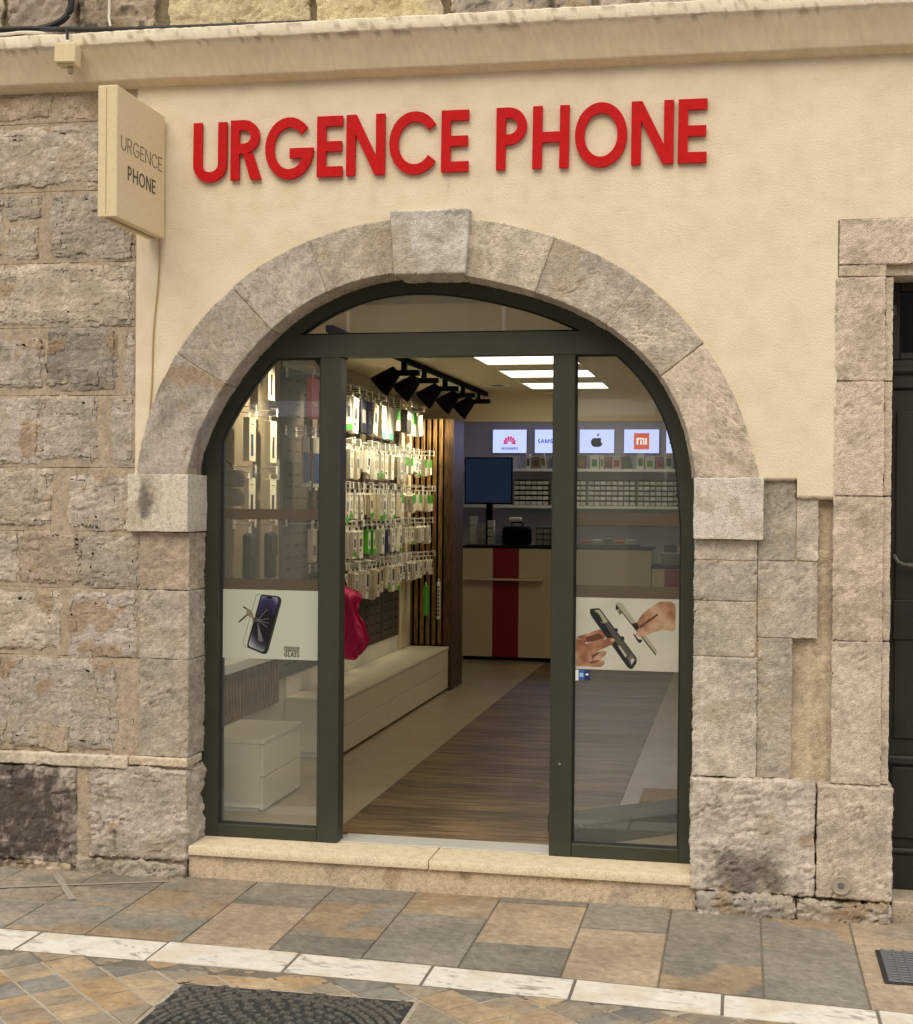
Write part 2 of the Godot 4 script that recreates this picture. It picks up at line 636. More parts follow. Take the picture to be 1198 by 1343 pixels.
func build_ground() -> void:
	# one sheet that reaches away under everything
	struct("ground", boxm(Vector3(-60, -0.3, -60), Vector3(60, -0.06, 60)), mat(s8(120, 108, 92), 0.95))
	# pavement bed with its slabs
	var bed := struct("pavement", blk(Vector3(-3.4, -0.08, -0.30), Vector3(3.4, -0.0045, 1.2), 0.06, 0.002, 0.001, 2, Color(0.25, 0.22, 0.175), "t"), M.mortar)
	var G := Color(0.30, 0.272, 0.228)
	var D := Color(0.25, 0.226, 0.188)
	var T := Color(0.47, 0.362, 0.255)
	var O := Color(0.40, 0.298, 0.192)
	var P := Color(0.37, 0.305, 0.235)
	var xs := [-3.4, -3.03, -2.66, -2.30, -1.95, -1.588, -1.235, -0.834, -0.473, -0.107, 0.264, 0.643, 0.992, 1.356, 1.71, 2.06, 2.42, 2.78, 3.4]
	# for each strip: [share of the depth where the slab ends, colour, second colour patch]
	var strips := [
		[[0.5, G, G], [1.0, P, G]], [[0.4, T, T], [1.0, G, G]], [[0.6, G, G], [1.0, T, T]], [[0.35, P, G], [0.75, G, O], [1.0, T, T]],
		[[0.30, D, P], [0.62, P, P], [1.0, G, P]], [[0.34, D, P], [0.55, P, G], [1.0, G, O]],
		[[0.30, P, G], [0.68, P, O], [1.0, G, O]], [[0.42, D, G], [1.0, T, T]],
		[[0.30, G, G], [0.78, O, G], [1.0, D, D]], [[0.38, O, T], [1.0, G, G]],
		[[0.12, D, G], [0.68, T, T], [1.0, D, D]], [[0.40, G, G], [1.0, T, T]],
		[[0.70, G, G], [1.0, O, D]], [[0.44, G, O], [1.0, G, G]],
		[[0.24, P, T], [1.0, T, T]], [[0.55, G, G], [1.0, P, P]], [[0.4, T, T], [1.0, G, G]], [[1.0, G, G]],
	]
	for s in strips.size():
		var xa: float = xs[s] + 0.0035
		var xb: float = xs[s + 1] - 0.0035
		var xm := (xa + xb) * 0.5
		var z0 := -0.06
		var zk := kerb_z(xm) - 0.006
		var last := 0.0
		for e in strips[s]:
			var za := lerpf(z0, zk, last) + 0.0035
			var zb := lerpf(z0, zk, e[0]) - 0.0035
			last = e[0]
			var at_kerb: bool = e[0] >= 1.0
			var c0: Color = e[1]
			var c1: Color = e[2]
			var lift := rng.randf_range(-0.002, 0.002)
			var bend := func(p: Vector3) -> Vector3:
				if at_kerb:   # the far end follows the curve of the kerb
					var t := clampf((p.z - za) / (zb - za), 0.0, 1.0)
					p.z += t * (kerb_z(p.x) - kerb_z(xm))
				return p
			var paint := func(w: Vector3, b: Color) -> Color:
				var o := nP.get_noise_3d(w.x * 1.0 + s * 3.0, 2.0, w.z * 1.0) + 0.06 * nD.get_noise_3d(w.x, 1.0, w.z)
				var t := smoothstep(-0.06, 0.22, o)
				return tone(w, b.lerp(c1, t), 3)
			put("slab", blk(Vector3(xa, -0.05, za), Vector3(xb, 0.0 + lift, zb), 0.014, 0.003, 0.0022, 3, c0, "flrtk", {"map": bend, "tone": paint, "zres": 0.014}), M.slab, bed)
	# worn white paint on the paving by the wall
	var paintm := textured(s8(168, 160, 148), 0.9, M.slab.albedo_texture, null, Vector3(6, 6, 6))
	for q in [[Vector2(-2.05, 0.42), Vector2(-1.22, 0.10), 0.010], [Vector2(-1.76, 0.10), Vector2(-1.50, 0.46), 0.015]]:
		var d: Vector2 = (q[1] - q[0]).normalized()
		var nrm: Vector2 = Vector2(-d.y, d.x) * q[2]
		var pts := PackedVector2Array()
		for k in 13:
			pts.append(q[0].lerp(q[1], k / 12.0) + nrm * (1.0 + 0.5 * nB.get_noise_2d(k * 0.3, 1.0)))
		for k in 13:
			pts.append(q[1].lerp(q[0], k / 12.0) - nrm * (1.0 + 0.5 * nB.get_noise_2d(k * 0.3, 9.0)))
		for i in pts.size():
			pts[i].y = -pts[i].y
		put("paint_mark", prismm(pts, 0.0025, 0.0034 if q[2] < 0.012 else 0.0040, Transform3D(Basis(Vector3.RIGHT, -PI / 2), Vector3.ZERO)), paintm, bed)
	# marble kerb strip
	var kb := struct("kerb", blk(Vector3(-3.4, -0.08, 0.85), Vector3(3.4, -0.012, 1.5), 0.08, 0.002, 0.001, 2, Color(0.2, 0.18, 0.15), "t"), M.mortar)
	var kx := [-3.4, -2.95, -2.46, -1.95, -1.415, -0.881, -0.349, 0.17, 0.699, 1.217, 1.73, 2.25, 2.78, 3.4]
	for i in kx.size() - 1:
		var bend := func(p: Vector3) -> Vector3:
			var zz := kerb_z(p.x)
			p.z = zz + p.z * (0.215 - 0.01 * clampf(p.x, -1.5, 1.5))
			return p
		put("kerb_stone", blk(Vector3(kx[i] + 0.005, -0.06, 0.015), Vector3(kx[i + 1] - 0.005, -0.001 + rng.randf_range(-0.002, 0.002), 0.985), 0.012, 0.004, 0.0012, 4, Color(0.76, 0.70, 0.61), "flrtk", {"map": bend, "zres": 0.05, "off": Vector3(i * 1.7, 0, 0)}), M.marble, kb)
	# street of square setts laid as diamonds
	var street := struct("street", blk(Vector3(-3.4, -0.08, 1.0), Vector3(3.4, -0.0075, 3.4), 0.06, 0.002, 0.001, 2, Color(0.52, 0.45, 0.35), "t"), M.mortar)
	var a := 0.1535
	var e1 := Vector2(0.735, 0.678) * a
	var e2 := Vector2(0.69, -0.724) * a
	var org := Vector2(-1.241, 1.213)
	var hole := PackedVector2Array([Vector2(-0.665, 1.295), Vector2(0.205, 1.295), Vector2(0.205, 2.165), Vector2(-0.665, 2.165)])
	var band := PackedVector2Array()
	for k in 41:
		var x := -3.3 + 6.6 * k / 40.0
		band.append(Vector2(x, kerb_z(x) + 0.222 - 0.01 * clampf(x, -1.5, 1.5)))
	band.append(Vector2(3.3, 2.9))
	band.append(Vector2(-3.3, 2.9))
	var tints := [Color(0.432, 0.318, 0.198), Color(0.360, 0.300, 0.222), Color(0.252, 0.234, 0.198), Color(0.480, 0.324, 0.180), Color(0.324, 0.270, 0.198), Color(0.288, 0.264, 0.222), Color(0.516, 0.384, 0.240)]
	for i in range(-24, 34):
		for j in range(-24, 34):
			var mid := org + e1 * (i + 0.5) + e2 * (j + 0.5)
			if mid.x < -2.0 or mid.x > 2.2 or mid.y < 0.95 or mid.y > 2.25:
				continue
			var k := 0.034
			var poly := PackedVector2Array()
			for cn in [Vector2(k, k), Vector2(1 - k, k), Vector2(1 - k, 1 - k), Vector2(k, 1 - k)]:
				poly.append(org + e1 * (i + cn.x) + e2 * (j + cn.y))
			for piece in Geometry2D.intersect_polygons(poly, band):
				for cut in Geometry2D.clip_polygons(piece, hole):
					if Geometry2D.is_polygon_clockwise(cut) and cut.size() < 3:
						continue
					var area := 0.0
					for q in cut.size():
						area += cut[q].cross(cut[(q + 1) % cut.size()])
					if absf(area) < 0.005:
						continue
					put("sett", sett_mesh(cut, tints[rng.randi() % tints.size()], tints[rng.randi() % tints.size()]), M.slab, street)

# a small flat stone of any outline with a worn edge
func sett_mesh(poly: PackedVector2Array, c0: Color, c1: Color) -> ArrayMesh:
	var mid := Vector2.ZERO
	for p in poly:
		mid += p
	mid /= poly.size()
	var top := -0.003 + rng.randf_range(-0.002, 0.002)
	var v := PackedVector3Array()
	var c := PackedColorArray()
	var ix := PackedInt32Array()
	var rim := PackedVector2Array()
	for i in poly.size():
		var steps := maxi(1, int(poly[i].distance_to(poly[(i + 1) % poly.size()]) / 0.022))
		for k in steps:
			rim.append(poly[i].lerp(poly[(i + 1) % poly.size()], float(k) / steps))
	var area := 0.0
	for i in rim.size():
		area += (rim[i] - mid).cross(rim[(i + 1) % rim.size()] - mid)
	if area > 0.0:
		rim.reverse()
	var m := rim.size()
	var ring := func(s: float, y: float) -> void:
		for p in rim:
			var q: Vector2 = mid + (p - mid) * s
			var w := Vector3(q.x, y, q.y)
			w.y += 0.0012 * nB.get_noise_3dv(w)
			v.append(w)
			var t := clampf(nP.get_noise_3d(w.x * 1.6, 8.0, w.z * 1.6) * 1.6, 0.0, 0.7)
			c.append(tone(w, c0.lerp(c1, t), 3))
	ring.call(1.0, -0.03)
	ring.call(1.0, top - 0.004)
	ring.call(0.95, top)
	ring.call(0.6, top)
	ring.call(0.25, top)
	for r in 4:
		for i in m:
			var a := r * m + i
			var b := r * m + (i + 1) % m
			ix.append_array([a, b + m, b, a, a + m, b + m])
	for i in range(1, m - 1):
		ix.append_array([4 * m, 4 * m + i + 1, 4 * m + i])
	# wound so that the top faces up
	var n0 := (v[ix[2]] - v[ix[0]]).cross(v[ix[1]] - v[ix[0]])
	var k2 := 4 * m * 6
	var up := Vector3.ZERO
	for i in range(k2, ix.size(), 3):
		up += (v[ix[i + 2]] - v[ix[i]]).cross(v[ix[i + 1]] - v[ix[i]])
	if up.y < 0.0:
		for i in range(k2, ix.size(), 3):
			var t := ix[i + 1]
			ix[i + 1] = ix[i + 2]
			ix[i + 2] = t
	var out_dir := Vector3(rim[0].x - mid.x, 0, rim[0].y - mid.y)
	if n0.dot(out_dir) < 0.0:
		for i in range(0, k2, 3):
			var t := ix[i + 1]
			ix[i + 1] = ix[i + 2]
			ix[i + 2] = t
	return finish(v, c, ix)

# ---------------------------------------------------------------- the old building
const CX := -0.053
const SPRING := 1.81
const RI := [1.124, 1.111, 1.096, 1.072, 1.041, 1.005, 0.968, 0.934, 0.907, 0.887, 0.877, 0.876, 0.882, 0.893, 0.908, 0.924, 0.939, 0.955, 0.971, 0.988, 1.01, 1.036, 1.068, 1.101, 1.126]
const RE := [1.384, 1.354, 1.327, 1.299, 1.269, 1.239, 1.209, 1.181, 1.157, 1.139, 1.127, 1.122, 1.124, 1.132, 1.145, 1.164, 1.185, 1.209, 1.234, 1.259, 1.284, 1.309, 1.331, 1.351, 1.366]

func curve(table: Array, th: float) -> float:
	var t := clampf(th / PI, 0.0, 1.0) * 24.0
	var i := mini(int(t), 23)
	return cubic_interpolate(table[i], table[i + 1], table[maxi(i - 1, 0)], table[mini(i + 2, 24)], t - i)

func arch_pt(table: Array, th: float, add := 0.0, shift := 0.0) -> Vector2:
	var r := curve(table, th) + add
	return Vector2(CX + shift + r * cos(th), SPRING + r * sin(th))

# height of the arch's curve above x
func arch_y(table: Array, x: float, add: float) -> float:
	var lo := 0.0
	var hi := PI
	for k in 22:
		var m := (lo + hi) * 0.5
		if arch_pt(table, m, add).x > x:
			lo = m
		else:
			hi = m
	return arch_pt(table, lo, add).y

var stone_id := 0
func stone(parent: Node, x0: float, x1: float, y0: float, y1: float, z1: float, base: Color, style := 0, amp := 0.011, o := {}) -> MeshInstance3D:
	stone_id += 1
	var lift := rng.randf_range(0.86, 1.12)
	base = Color(base.r * lift, base.g * lift, base.b * lift * rng.randf_range(0.95, 1.04))
	var opt := {"wob": 0.022 if style == 0 else 0.002, "rad": 0.012 if style == 0 else 0.004}
	opt.merge(o, true)
	return put(o.get("called", "stone"), blk(Vector3(x0, y0, o.get("z0", -0.16)), Vector3(x1, y1, z1), o.get("res", 0.0085), opt["rad"], amp, style, base, o.get("faces", "flrtb"), opt), M.stone, parent)

func build_facade() -> void:
	var b := thing("shop_building", "old stone and cream plaster building with a wide arched shop entrance", "building")
	var mort := Color(0.53, 0.435, 0.325)
	var GR := Color(0.430, 0.373, 0.315)
	var LG := Color(0.398, 0.347, 0.296)
	var DK := Color(0.315, 0.275, 0.230)
	var BR := Color(0.405, 0.329, 0.256)
	# body of the wall behind the faces, with the two openings
	var core := PackedVector2Array([Vector2(-2.9, -0.05), Vector2(-1.19, -0.05)])
	for k in 41:
		core.append(arch_pt(RI, PI - PI * k / 40.0, 0.05, -0.01))
	core.append_array([Vector2(1.10, -0.05), Vector2(1.86, -0.05), Vector2(1.86, 2.64), Vector2(3.2, 2.64), Vector2(3.2, 3.72), Vector2(-2.9, 3.72)])
	put("wall_core", prismm(core, -0.38, -0.05), M.wall_in, b)

	# rubble wall beside the arch: mortar sheet with its stones
	var soot := func(w: Vector3, base: Color) -> Color:
		var c := tone(w, base, 0)
		var d := Vector2((w.x + 2.05) / 0.42, (w.y - 0.25) / 0.30).length() + 0.7 * nB.get_noise_3dv(w) + 0.6 * nA.get_noise_3dv(w) + 0.3 * nD.get_noise_3dv(w)
		return c.lerp(Color(0.075, 0.060, 0.046), 0.88 * clampf((1.15 - d) * 1.5, 0.0, 1.0))
	var msoot := func(w: Vector3, base: Color) -> Color:
		var c := tone(w, base, 2)
		var d := Vector2((w.x + 2.05) / 0.42, (w.y - 0.25) / 0.30).length() + 0.5 * nB.get_noise_3dv(w)
		return c.lerp(Color(0.07, 0.055, 0.04), 0.85 * clampf((1.1 - d) * 2.2, 0.0, 1.0))
	var sw := put("stone_wall", blk(Vector3(-2.9, -0.04, -0.10), Vector3(-1.20, 3.58, -0.010), 0.04, 0.004, 0.002, 2, mort, "fr"), M.mortar, b)
	var beds := [-0.04, 0.478, 0.535, 0.980, 1.292, 1.551, 1.844, 2.173, 2.484, 2.780, 3.108, 3.422, 3.585]
	for i in beds.size() - 1:
		put("mortar_bed", blk(Vector3(-2.9, beds[i] + 0.0008, -0.09), Vector3(-1.434 if beds[i] > 1.6 else -1.175, beds[i + 1] - 0.0008, 0.004), 0.011, 0.002, 0.0045, 2, mort, "frtb", {"tone": msoot}), M.mortar, sw)
	# courses: x0, x1, y0, y1, face depth, colour
	for s in [
		[-2.60, -1.86, 3.44, 3.555, 0.008, BR], [-1.80, -1.46, 3.435, 3.55, 0.002, mort],
		[-2.66, -2.16, 3.14, 3.41, 0.010, GR], [-2.14, -1.615, 3.13, 3.40, 0.012, GR], [-1.58, -1.44, 3.12, 3.41, 0.006, LG],
		[-2.60, -2.10, 2.80, 3.09, 0.010, GR], [-2.08, -1.91, 2.98, 3.09, 0.012, DK], [-2.08, -1.92, 2.80, 2.95, 0.010, LG], [-1.85, -1.436, 2.795, 3.095, 0.010, LG],
		[-2.75, -2.13, 2.50, 2.77, 0.008, GR], [-2.11, -1.436, 2.495, 2.77, 0.013, GR],
		[-2.70, -2.20, 2.19, 2.46, 0.008, LG], [-2.18, -1.895, 2.21, 2.43, 0.012, GR], [-1.868, -1.535, 2.205, 2.478, 0.014, DK], [-1.487, -1.436, 2.18, 2.45, 0.006, GR],
		[-2.72, -2.14, 1.87, 2.15, 0.008, GR], [-2.12, -1.905, 1.855, 2.165, 0.008, LG], [-1.902, -1.625, 1.87, 2.165, 0.010, GR], [-1.55, -1.436, 1.85, 2.17, 0.008, LG],
		[-2.74, -2.20, 1.57, 1.83, 0.010, LG], [-2.17, -1.84, 1.575, 1.83, 0.012, GR], [-1.757, -1.452, 1.56, 1.805, 0.012, GR],
		[-2.66, -2.02, 1.31, 1.53, 0.010, GR], [-2.00, -1.70, 1.305, 1.545, 0.012, BR], [-1.69, -1.415, 1.30, 1.54, 0.010, LG],
		[-2.72, -2.22, 1.00, 1.27, 0.010, LG], [-2.19, -1.795, 1.005, 1.27, 0.013, GR], [-1.752, -1.415, 0.985, 1.28, 0.010, LG],
		[-2.74, -2.08, 0.56, 0.96, 0.012, LG], [-2.06, -1.53, 0.56, 0.965, 0.014, LG],
	]:
		stone(sw, s[0] - 0.012, minf(s[1] + 0.012, -1.4345 if s[2] > 1.8 else -1.408), s[2] - 0.010, s[3] + 0.010, s[4] * 0.5 + 0.006, s[5], 0, 0.0055, {"rad": 0.032, "res": 0.0068, "wob": 0.03})
	for s in [[-2.60, -2.20, 0.56, 0.66, 0.006], [-1.90, -1.75, 0.555, 0.66, 0.019], [-1.515, -1.425, 0.555, 0.70, 0.005]]:   # patches of repair
		stone(sw, s[0], s[1], s[2], s[3], s[4], mort, 2, 0.004, {"wob": 0.03})
	# dressed corner stones of the opening
	for s in [[0.539, 0.979, LG], [0.981, 1.291, LG], [1.293, 1.553, BR]]:
		stone(sw, -1.405, -1.168, s[0], s[1], 0.014, s[2], 1, 0.008, {"z0": -0.30, "zres": 0.02})
	# ledge and base course
	stone(sw, -2.9, -1.45, 0.480, 0.537, 0.036, Color(0.60, 0.525, 0.42), 1, 0.006, {"rad": 0.007, "called": "ledge"})
	stone(sw, -1.448, -1.168, 0.497, 0.537, 0.026, Color(0.644, 0.543, 0.416), 1, 0.006, {"rad": 0.006, "called": "ledge"})
	for s in [[-2.88, -2.30, 0.02, 0.475, GR], [-2.28, -1.70, 0.03, 0.475, GR], [-1.64, -1.163, 0.07, 0.49, GR]]:
		stone(sw, s[0], s[1], s[2], s[3], 0.030, s[4], 0, 0.009, {"tone": soot, "rad": 0.02, "z0": -0.30 if s[1] > -1.5 else -0.16})
	stone(sw, -1.72, -1.62, 0.03, 0.475, 0.020, mort, 2, 0.005, {"wob": 0.03})
	stone(sw, -1.70, -1.17, -0.03, 0.062, 0.040, DK, 0, 0.014)
	stone(sw, -2.88, -1.72, -0.03, 0.035, 0.030, BR, 0, 0.012, {"tone": soot})

	# plaster field
	put("plaster_wall", plaster_mesh(), M.plaster, b)

	# arch ring: joint mortar with the arch stones
	var ring := MB.new()
	var seg := 60
	for k in seg:
		var t0 := PI * k / seg
		var t1 := PI * (k + 1) / seg
		var a0 := arch_pt(RI, t0, 0.004)
		var a1 := arch_pt(RI, t1, 0.004)
		var b0 := arch_pt(RE, t0, -0.01)
		var b1 := arch_pt(RE, t1, -0.01)
		ring.quad(Vector3(a0.x, a0.y, 0.0165), Vector3(b0.x, b0.y, 0.0165), Vector3(b1.x, b1.y, 0.0165), Vector3(a1.x, a1.y, 0.0165), mort)
		ring.quad(Vector3(a0.x, a0.y, 0.0165), Vector3(a1.x, a1.y, 0.0165), Vector3(a1.x - 0.03, a1.y, -0.26), Vector3(a0.x - 0.03, a0.y, -0.26), mort)
	var arch := put("arch", ring.mesh(), M.mortar, b)
	# joints: angle at the outer and at the inner curve
	var jo := [0.0, 0.454, 0.747, 1.093, 1.44, 1.742, 2.066, 2.402, 2.707, PI]
	var ji := [0.0, 0.41, 0.711, 1.058, 1.41, 1.767, 2.11, 2.419, 2.735, PI]
	var cols := [Color(0.549, 0.464, 0.370), Color(0.475, 0.412, 0.340), Color(0.430, 0.375, 0.313), Color(0.505, 0.441, 0.355), LG, Color(0.430, 0.375, 0.310), Color(0.445, 0.389, 0.333), LG, Color(0.386, 0.338, 0.296)]
	for k in 9:
		if k == 4:
			continue
		var gap := 0.002
		var o0: float = jo[k]
		var o1: float = jo[k + 1]
		var n0: float = ji[k]
		var n1: float = ji[k + 1]
		var bend := func(p: Vector3) -> Vector3:   # p.x along the ring in 0..L, p.y radial, p.z depth
			var u := 1.0 - p.x / 0.42
			var ti := lerpf(n0, n1, u)
			var to := lerpf(o0, o1, u)
			var a := arch_pt(RI, ti)
			var c := arch_pt(RE, to)
			var q := a.lerp(c, p.y / 0.25)
			return Vector3(q.x + 0.11 * minf(p.z, 0.0), q.y, p.z)
		var seed_at := Vector3(k * 3.1, k * 1.3, 0)
		put("voussoir", blk(Vector3(gap, 0.0, -0.26), Vector3(0.42 - gap, 0.25, 0.022 + 0.004 * sin(k * 2.3)), 0.0068, 0.004, 0.0048, 1 if k != 8 else 0, cols[k], "flrtb", {"map": bend, "off": seed_at, "zres": 0.018}), M.stone, arch)
	var key := blk(Vector3(-0.17, 2.680, -0.26), Vector3(0.17, 2.958, 0.062), 0.0085, 0.008, 0.006, 1, Color(0.504, 0.464, 0.416), "flrtb", {"zres": 0.018, "map": func(p: Vector3) -> Vector3: return Vector3(-0.064 + p.x * lerpf(0.925, 1.045, (p.y - 2.680) / 0.278), p.y, p.z)})
	put("keystone", key, M.stone, arch)
	# blocks on which the arch stands
	var stain := func(w: Vector3, base: Color) -> Color:
		var c := tone(w, base, 1)
		var d := Vector2((w.x + 1.365) / 0.035, (w.y - 1.69) / 0.085).length() + 0.6 * nB.get_noise_3dv(w)
		return c.lerp(Color(0.10, 0.09, 0.08), 0.7 * clampf((1.2 - d) * 1.6, 0.0, 1.0))
	stone(b, -1.452, -1.162, 1.556, 1.815, 0.052, Color(0.658, 0.593, 0.508), 1, 0.0035, {"tone": stain, "z0": -0.30, "called": "impost"})
	stone(b, 1.068, 1.352, 1.556, 1.812, 0.052, Color(0.630, 0.564, 0.485), 1, 0.0035, {"z0": -0.30, "called": "impost"})

	# pier between the arch and the side door
	var pier := put("pier", blk(Vector3(1.075, -0.04, -0.2), Vector3(1.85, 1.83, -0.042), 0.012, 0.004, 0.006, 1, Color(0.52, 0.43, 0.31), "fl"), M.stone, b)
	var PB := Color(0.469, 0.407, 0.337)
	var PG := Color(0.418, 0.369, 0.309)
	for s in [
		[1.071, 1.328, 1.468, 1.553, 0.012, PB], [1.071, 1.328, 1.300, 1.465, 0.014, PG], [1.071, 1.328, 1.068, 1.297, 0.013, PG], [1.071, 1.332, 0.566, 1.065, 0.012, PG],
		[1.331, 1.484, 1.470, 1.806, -0.004, PG], [1.487, 1.574, 1.470, 1.728, -0.003, PB], [1.331, 1.574, 1.150, 1.467, -0.005, PB], [1.334, 1.475, 0.566, 1.147, -0.006, PG],
	]:
		stone(pier, s[0], s[1], s[2], s[3], s[4], s[5], 1, 0.007, {"z0": -0.30 if s[0] < 1.2 else -0.16})
	put("mortar_bed", boxm(Vector3(1.078, 0.57, -0.14), Vector3(1.326, 1.555, 0.006), 0.002), mat(s8(196, 178, 146), 1.0), pier)
	put("mortar_bed", boxm(Vector3(1.3265, 0.57, -0.14), Vector3(1.473, 1.80, -0.011), 0.002), mat(s8(190, 172, 142), 1.0), pier)
	put("mortar_bed", boxm(Vector3(1.4735, 1.152, -0.14), Vector3(1.572, 1.725, -0.011), 0.002), mat(s8(190, 172, 142), 1.0), pier)
	# base of the pier
	var dirt := func(w: Vector3, base: Color) -> Color:
		var c := tone(w, base, 0)
		var d := Vector2((w.x - 1.30) / 0.16, (w.y - 0.17) / 0.10).length() + 0.6 * nB.get_noise_3dv(w) + 0.3 * nA.get_noise_3dv(w)
		return c.lerp(Color(0.12, 0.105, 0.09), 0.75 * clampf((1.2 - d) * 1.8, 0.0, 1.0))
	stone(pier, 1.066, 1.575, 0.09, 0.562, 0.032, Color(0.490, 0.428, 0.362), 0, 0.009, {"tone": dirt, "z0": -0.30, "rad": 0.014, "wob": 0.004})
	stone(pier, 1.578, 1.878, 0.09, 0.556, 0.034, Color(0.518, 0.443, 0.362), 1, 0.008, {"z0": -0.22, "rad": 0.012})
	stone(pier, 1.09, 1.50, -0.04, 0.088, 0.050, Color(0.378, 0.336, 0.293), 0, 0.014, {"rad": 0.03})
	stone(pier, 1.50, 1.875, -0.06, 0.086, 0.046, Color(0.392, 0.343, 0.285), 0, 0.014, {"rad": 0.03})

	# stone surround of the side door
	var sur := put("door_surround", blk(Vector3(1.64, 0.55, -0.2), Vector3(1.828, 2.86, 0.008), 0.03, 0.004, 0.003, 2, mort, "flr"), M.mortar, b)
	var SB := Color(0.534, 0.448, 0.348)
	for s in [[1.147, 1.738, SB], [1.741, 2.208, SB], [2.211, 2.634, SB], [0.560, 1.144, Color(0.518, 0.443, 0.370)]]:
		stone(sur, 1.632, 1.830, s[0], s[1], 0.016, s[2], 1, 0.007, {"z0": -0.20})
		stone(sur, 1.8305, 1.862, s[0] + 0.001, s[1] - 0.001, -0.012, s[2], 1, 0.004, {"z0": -0.24, "wob": 0.0})
	stone(sur, 1.644, 2.35, 2.685, 2.868, 0.018, SB, 1, 0.007, {"z0": -0.20})
	stone(sur, 2.355, 3.2, 2.685, 2.868, 0.016, SB, 1, 0.007, {"z0": -0.20})
	stone(sur, 1.644, 1.832, 2.6365, 2.683, 0.016, SB, 1, 0.006, {"z0": -0.20})
	stone(sur, 1.834, 3.2, 2.640, 2.686, -0.014, SB, 1, 0.004, {"z0": -0.24, "wob": 0.0})

	# cornice between the storeys
	put("cornice", cornice_mesh(), M.plaster, b)
	# wall of the storey above
	var up := put("upper_wall", blk(Vector3(-3.2, 3.70, -0.3), Vector3(3.4, 5.2, -0.02), 0.03, 0.004, 0.006, 2, Color(0.30, 0.245, 0.165), "ft"), M.mortar, b)
	var YS := Color(0.588, 0.493, 0.316)
	var moss := func(w: Vector3, base: Color) -> Color:
		var c := tone(w, base, 0)
		var o := nB.get_noise_3d(w.x * 0.7, w.y * 0.8, 3.0) + 0.6 * nA.get_noise_3d(w.x, w.y, 9.0)
		return c.lerp(Color(0.075, 0.068, 0.055), 0.8 * clampf((o - 0.12) * 5.0, 0.0, 1.0))
	for s in [[-3.0, -2.10, YS], [-2.08, -1.735, BR], [-1.725, -1.345, BR], [-1.29, -0.62, YS], [-0.60, -0.02, YS], [0.0, 0.62, LG], [0.64, 1.40, GR], [1.42, 2.2, LG], [2.22, 3.3, YS]]:
		stone(up, s[0], s[1], 3.76, 4.30, 0.012, s[2], 0, 0.012, {"res": 0.014, "tone": moss if absf(s[0]) < 1.8 and s[0] != -1.29 and s[0] != -0.6 else null})
	var q := -3.1
	for k in 9:
		stone(up, q, q + 0.68, 4.33, 4.9, 0.010, [YS, LG, BR][k % 3], 0, 0.012, {"res": 0.04})
		q += 0.71

	# entrance step
	var st := Node3D.new()
	st.name = "entrance_step"
	b.add_child(st)
	for s in [[-1.160, -0.055], [-0.052, 1.072]]:
		put("tread", blk(Vector3(s[0], 0.105, -0.36), Vector3(s[1], 0.1445, 0.024), 0.03, 0.004, 0.0006, 1, Color(1, 1, 1), "flrtb", {"tone": func(w, bs): return Color.WHITE}), M.beige_stone, st)
	put("riser", blk(Vector3(-1.165, -0.03, -0.30), Vector3(1.092, 0.104, 0.004), 0.012, 0.004, 0.004, 0, Color(0.616, 0.486, 0.347), "flr"), M.stone, st)

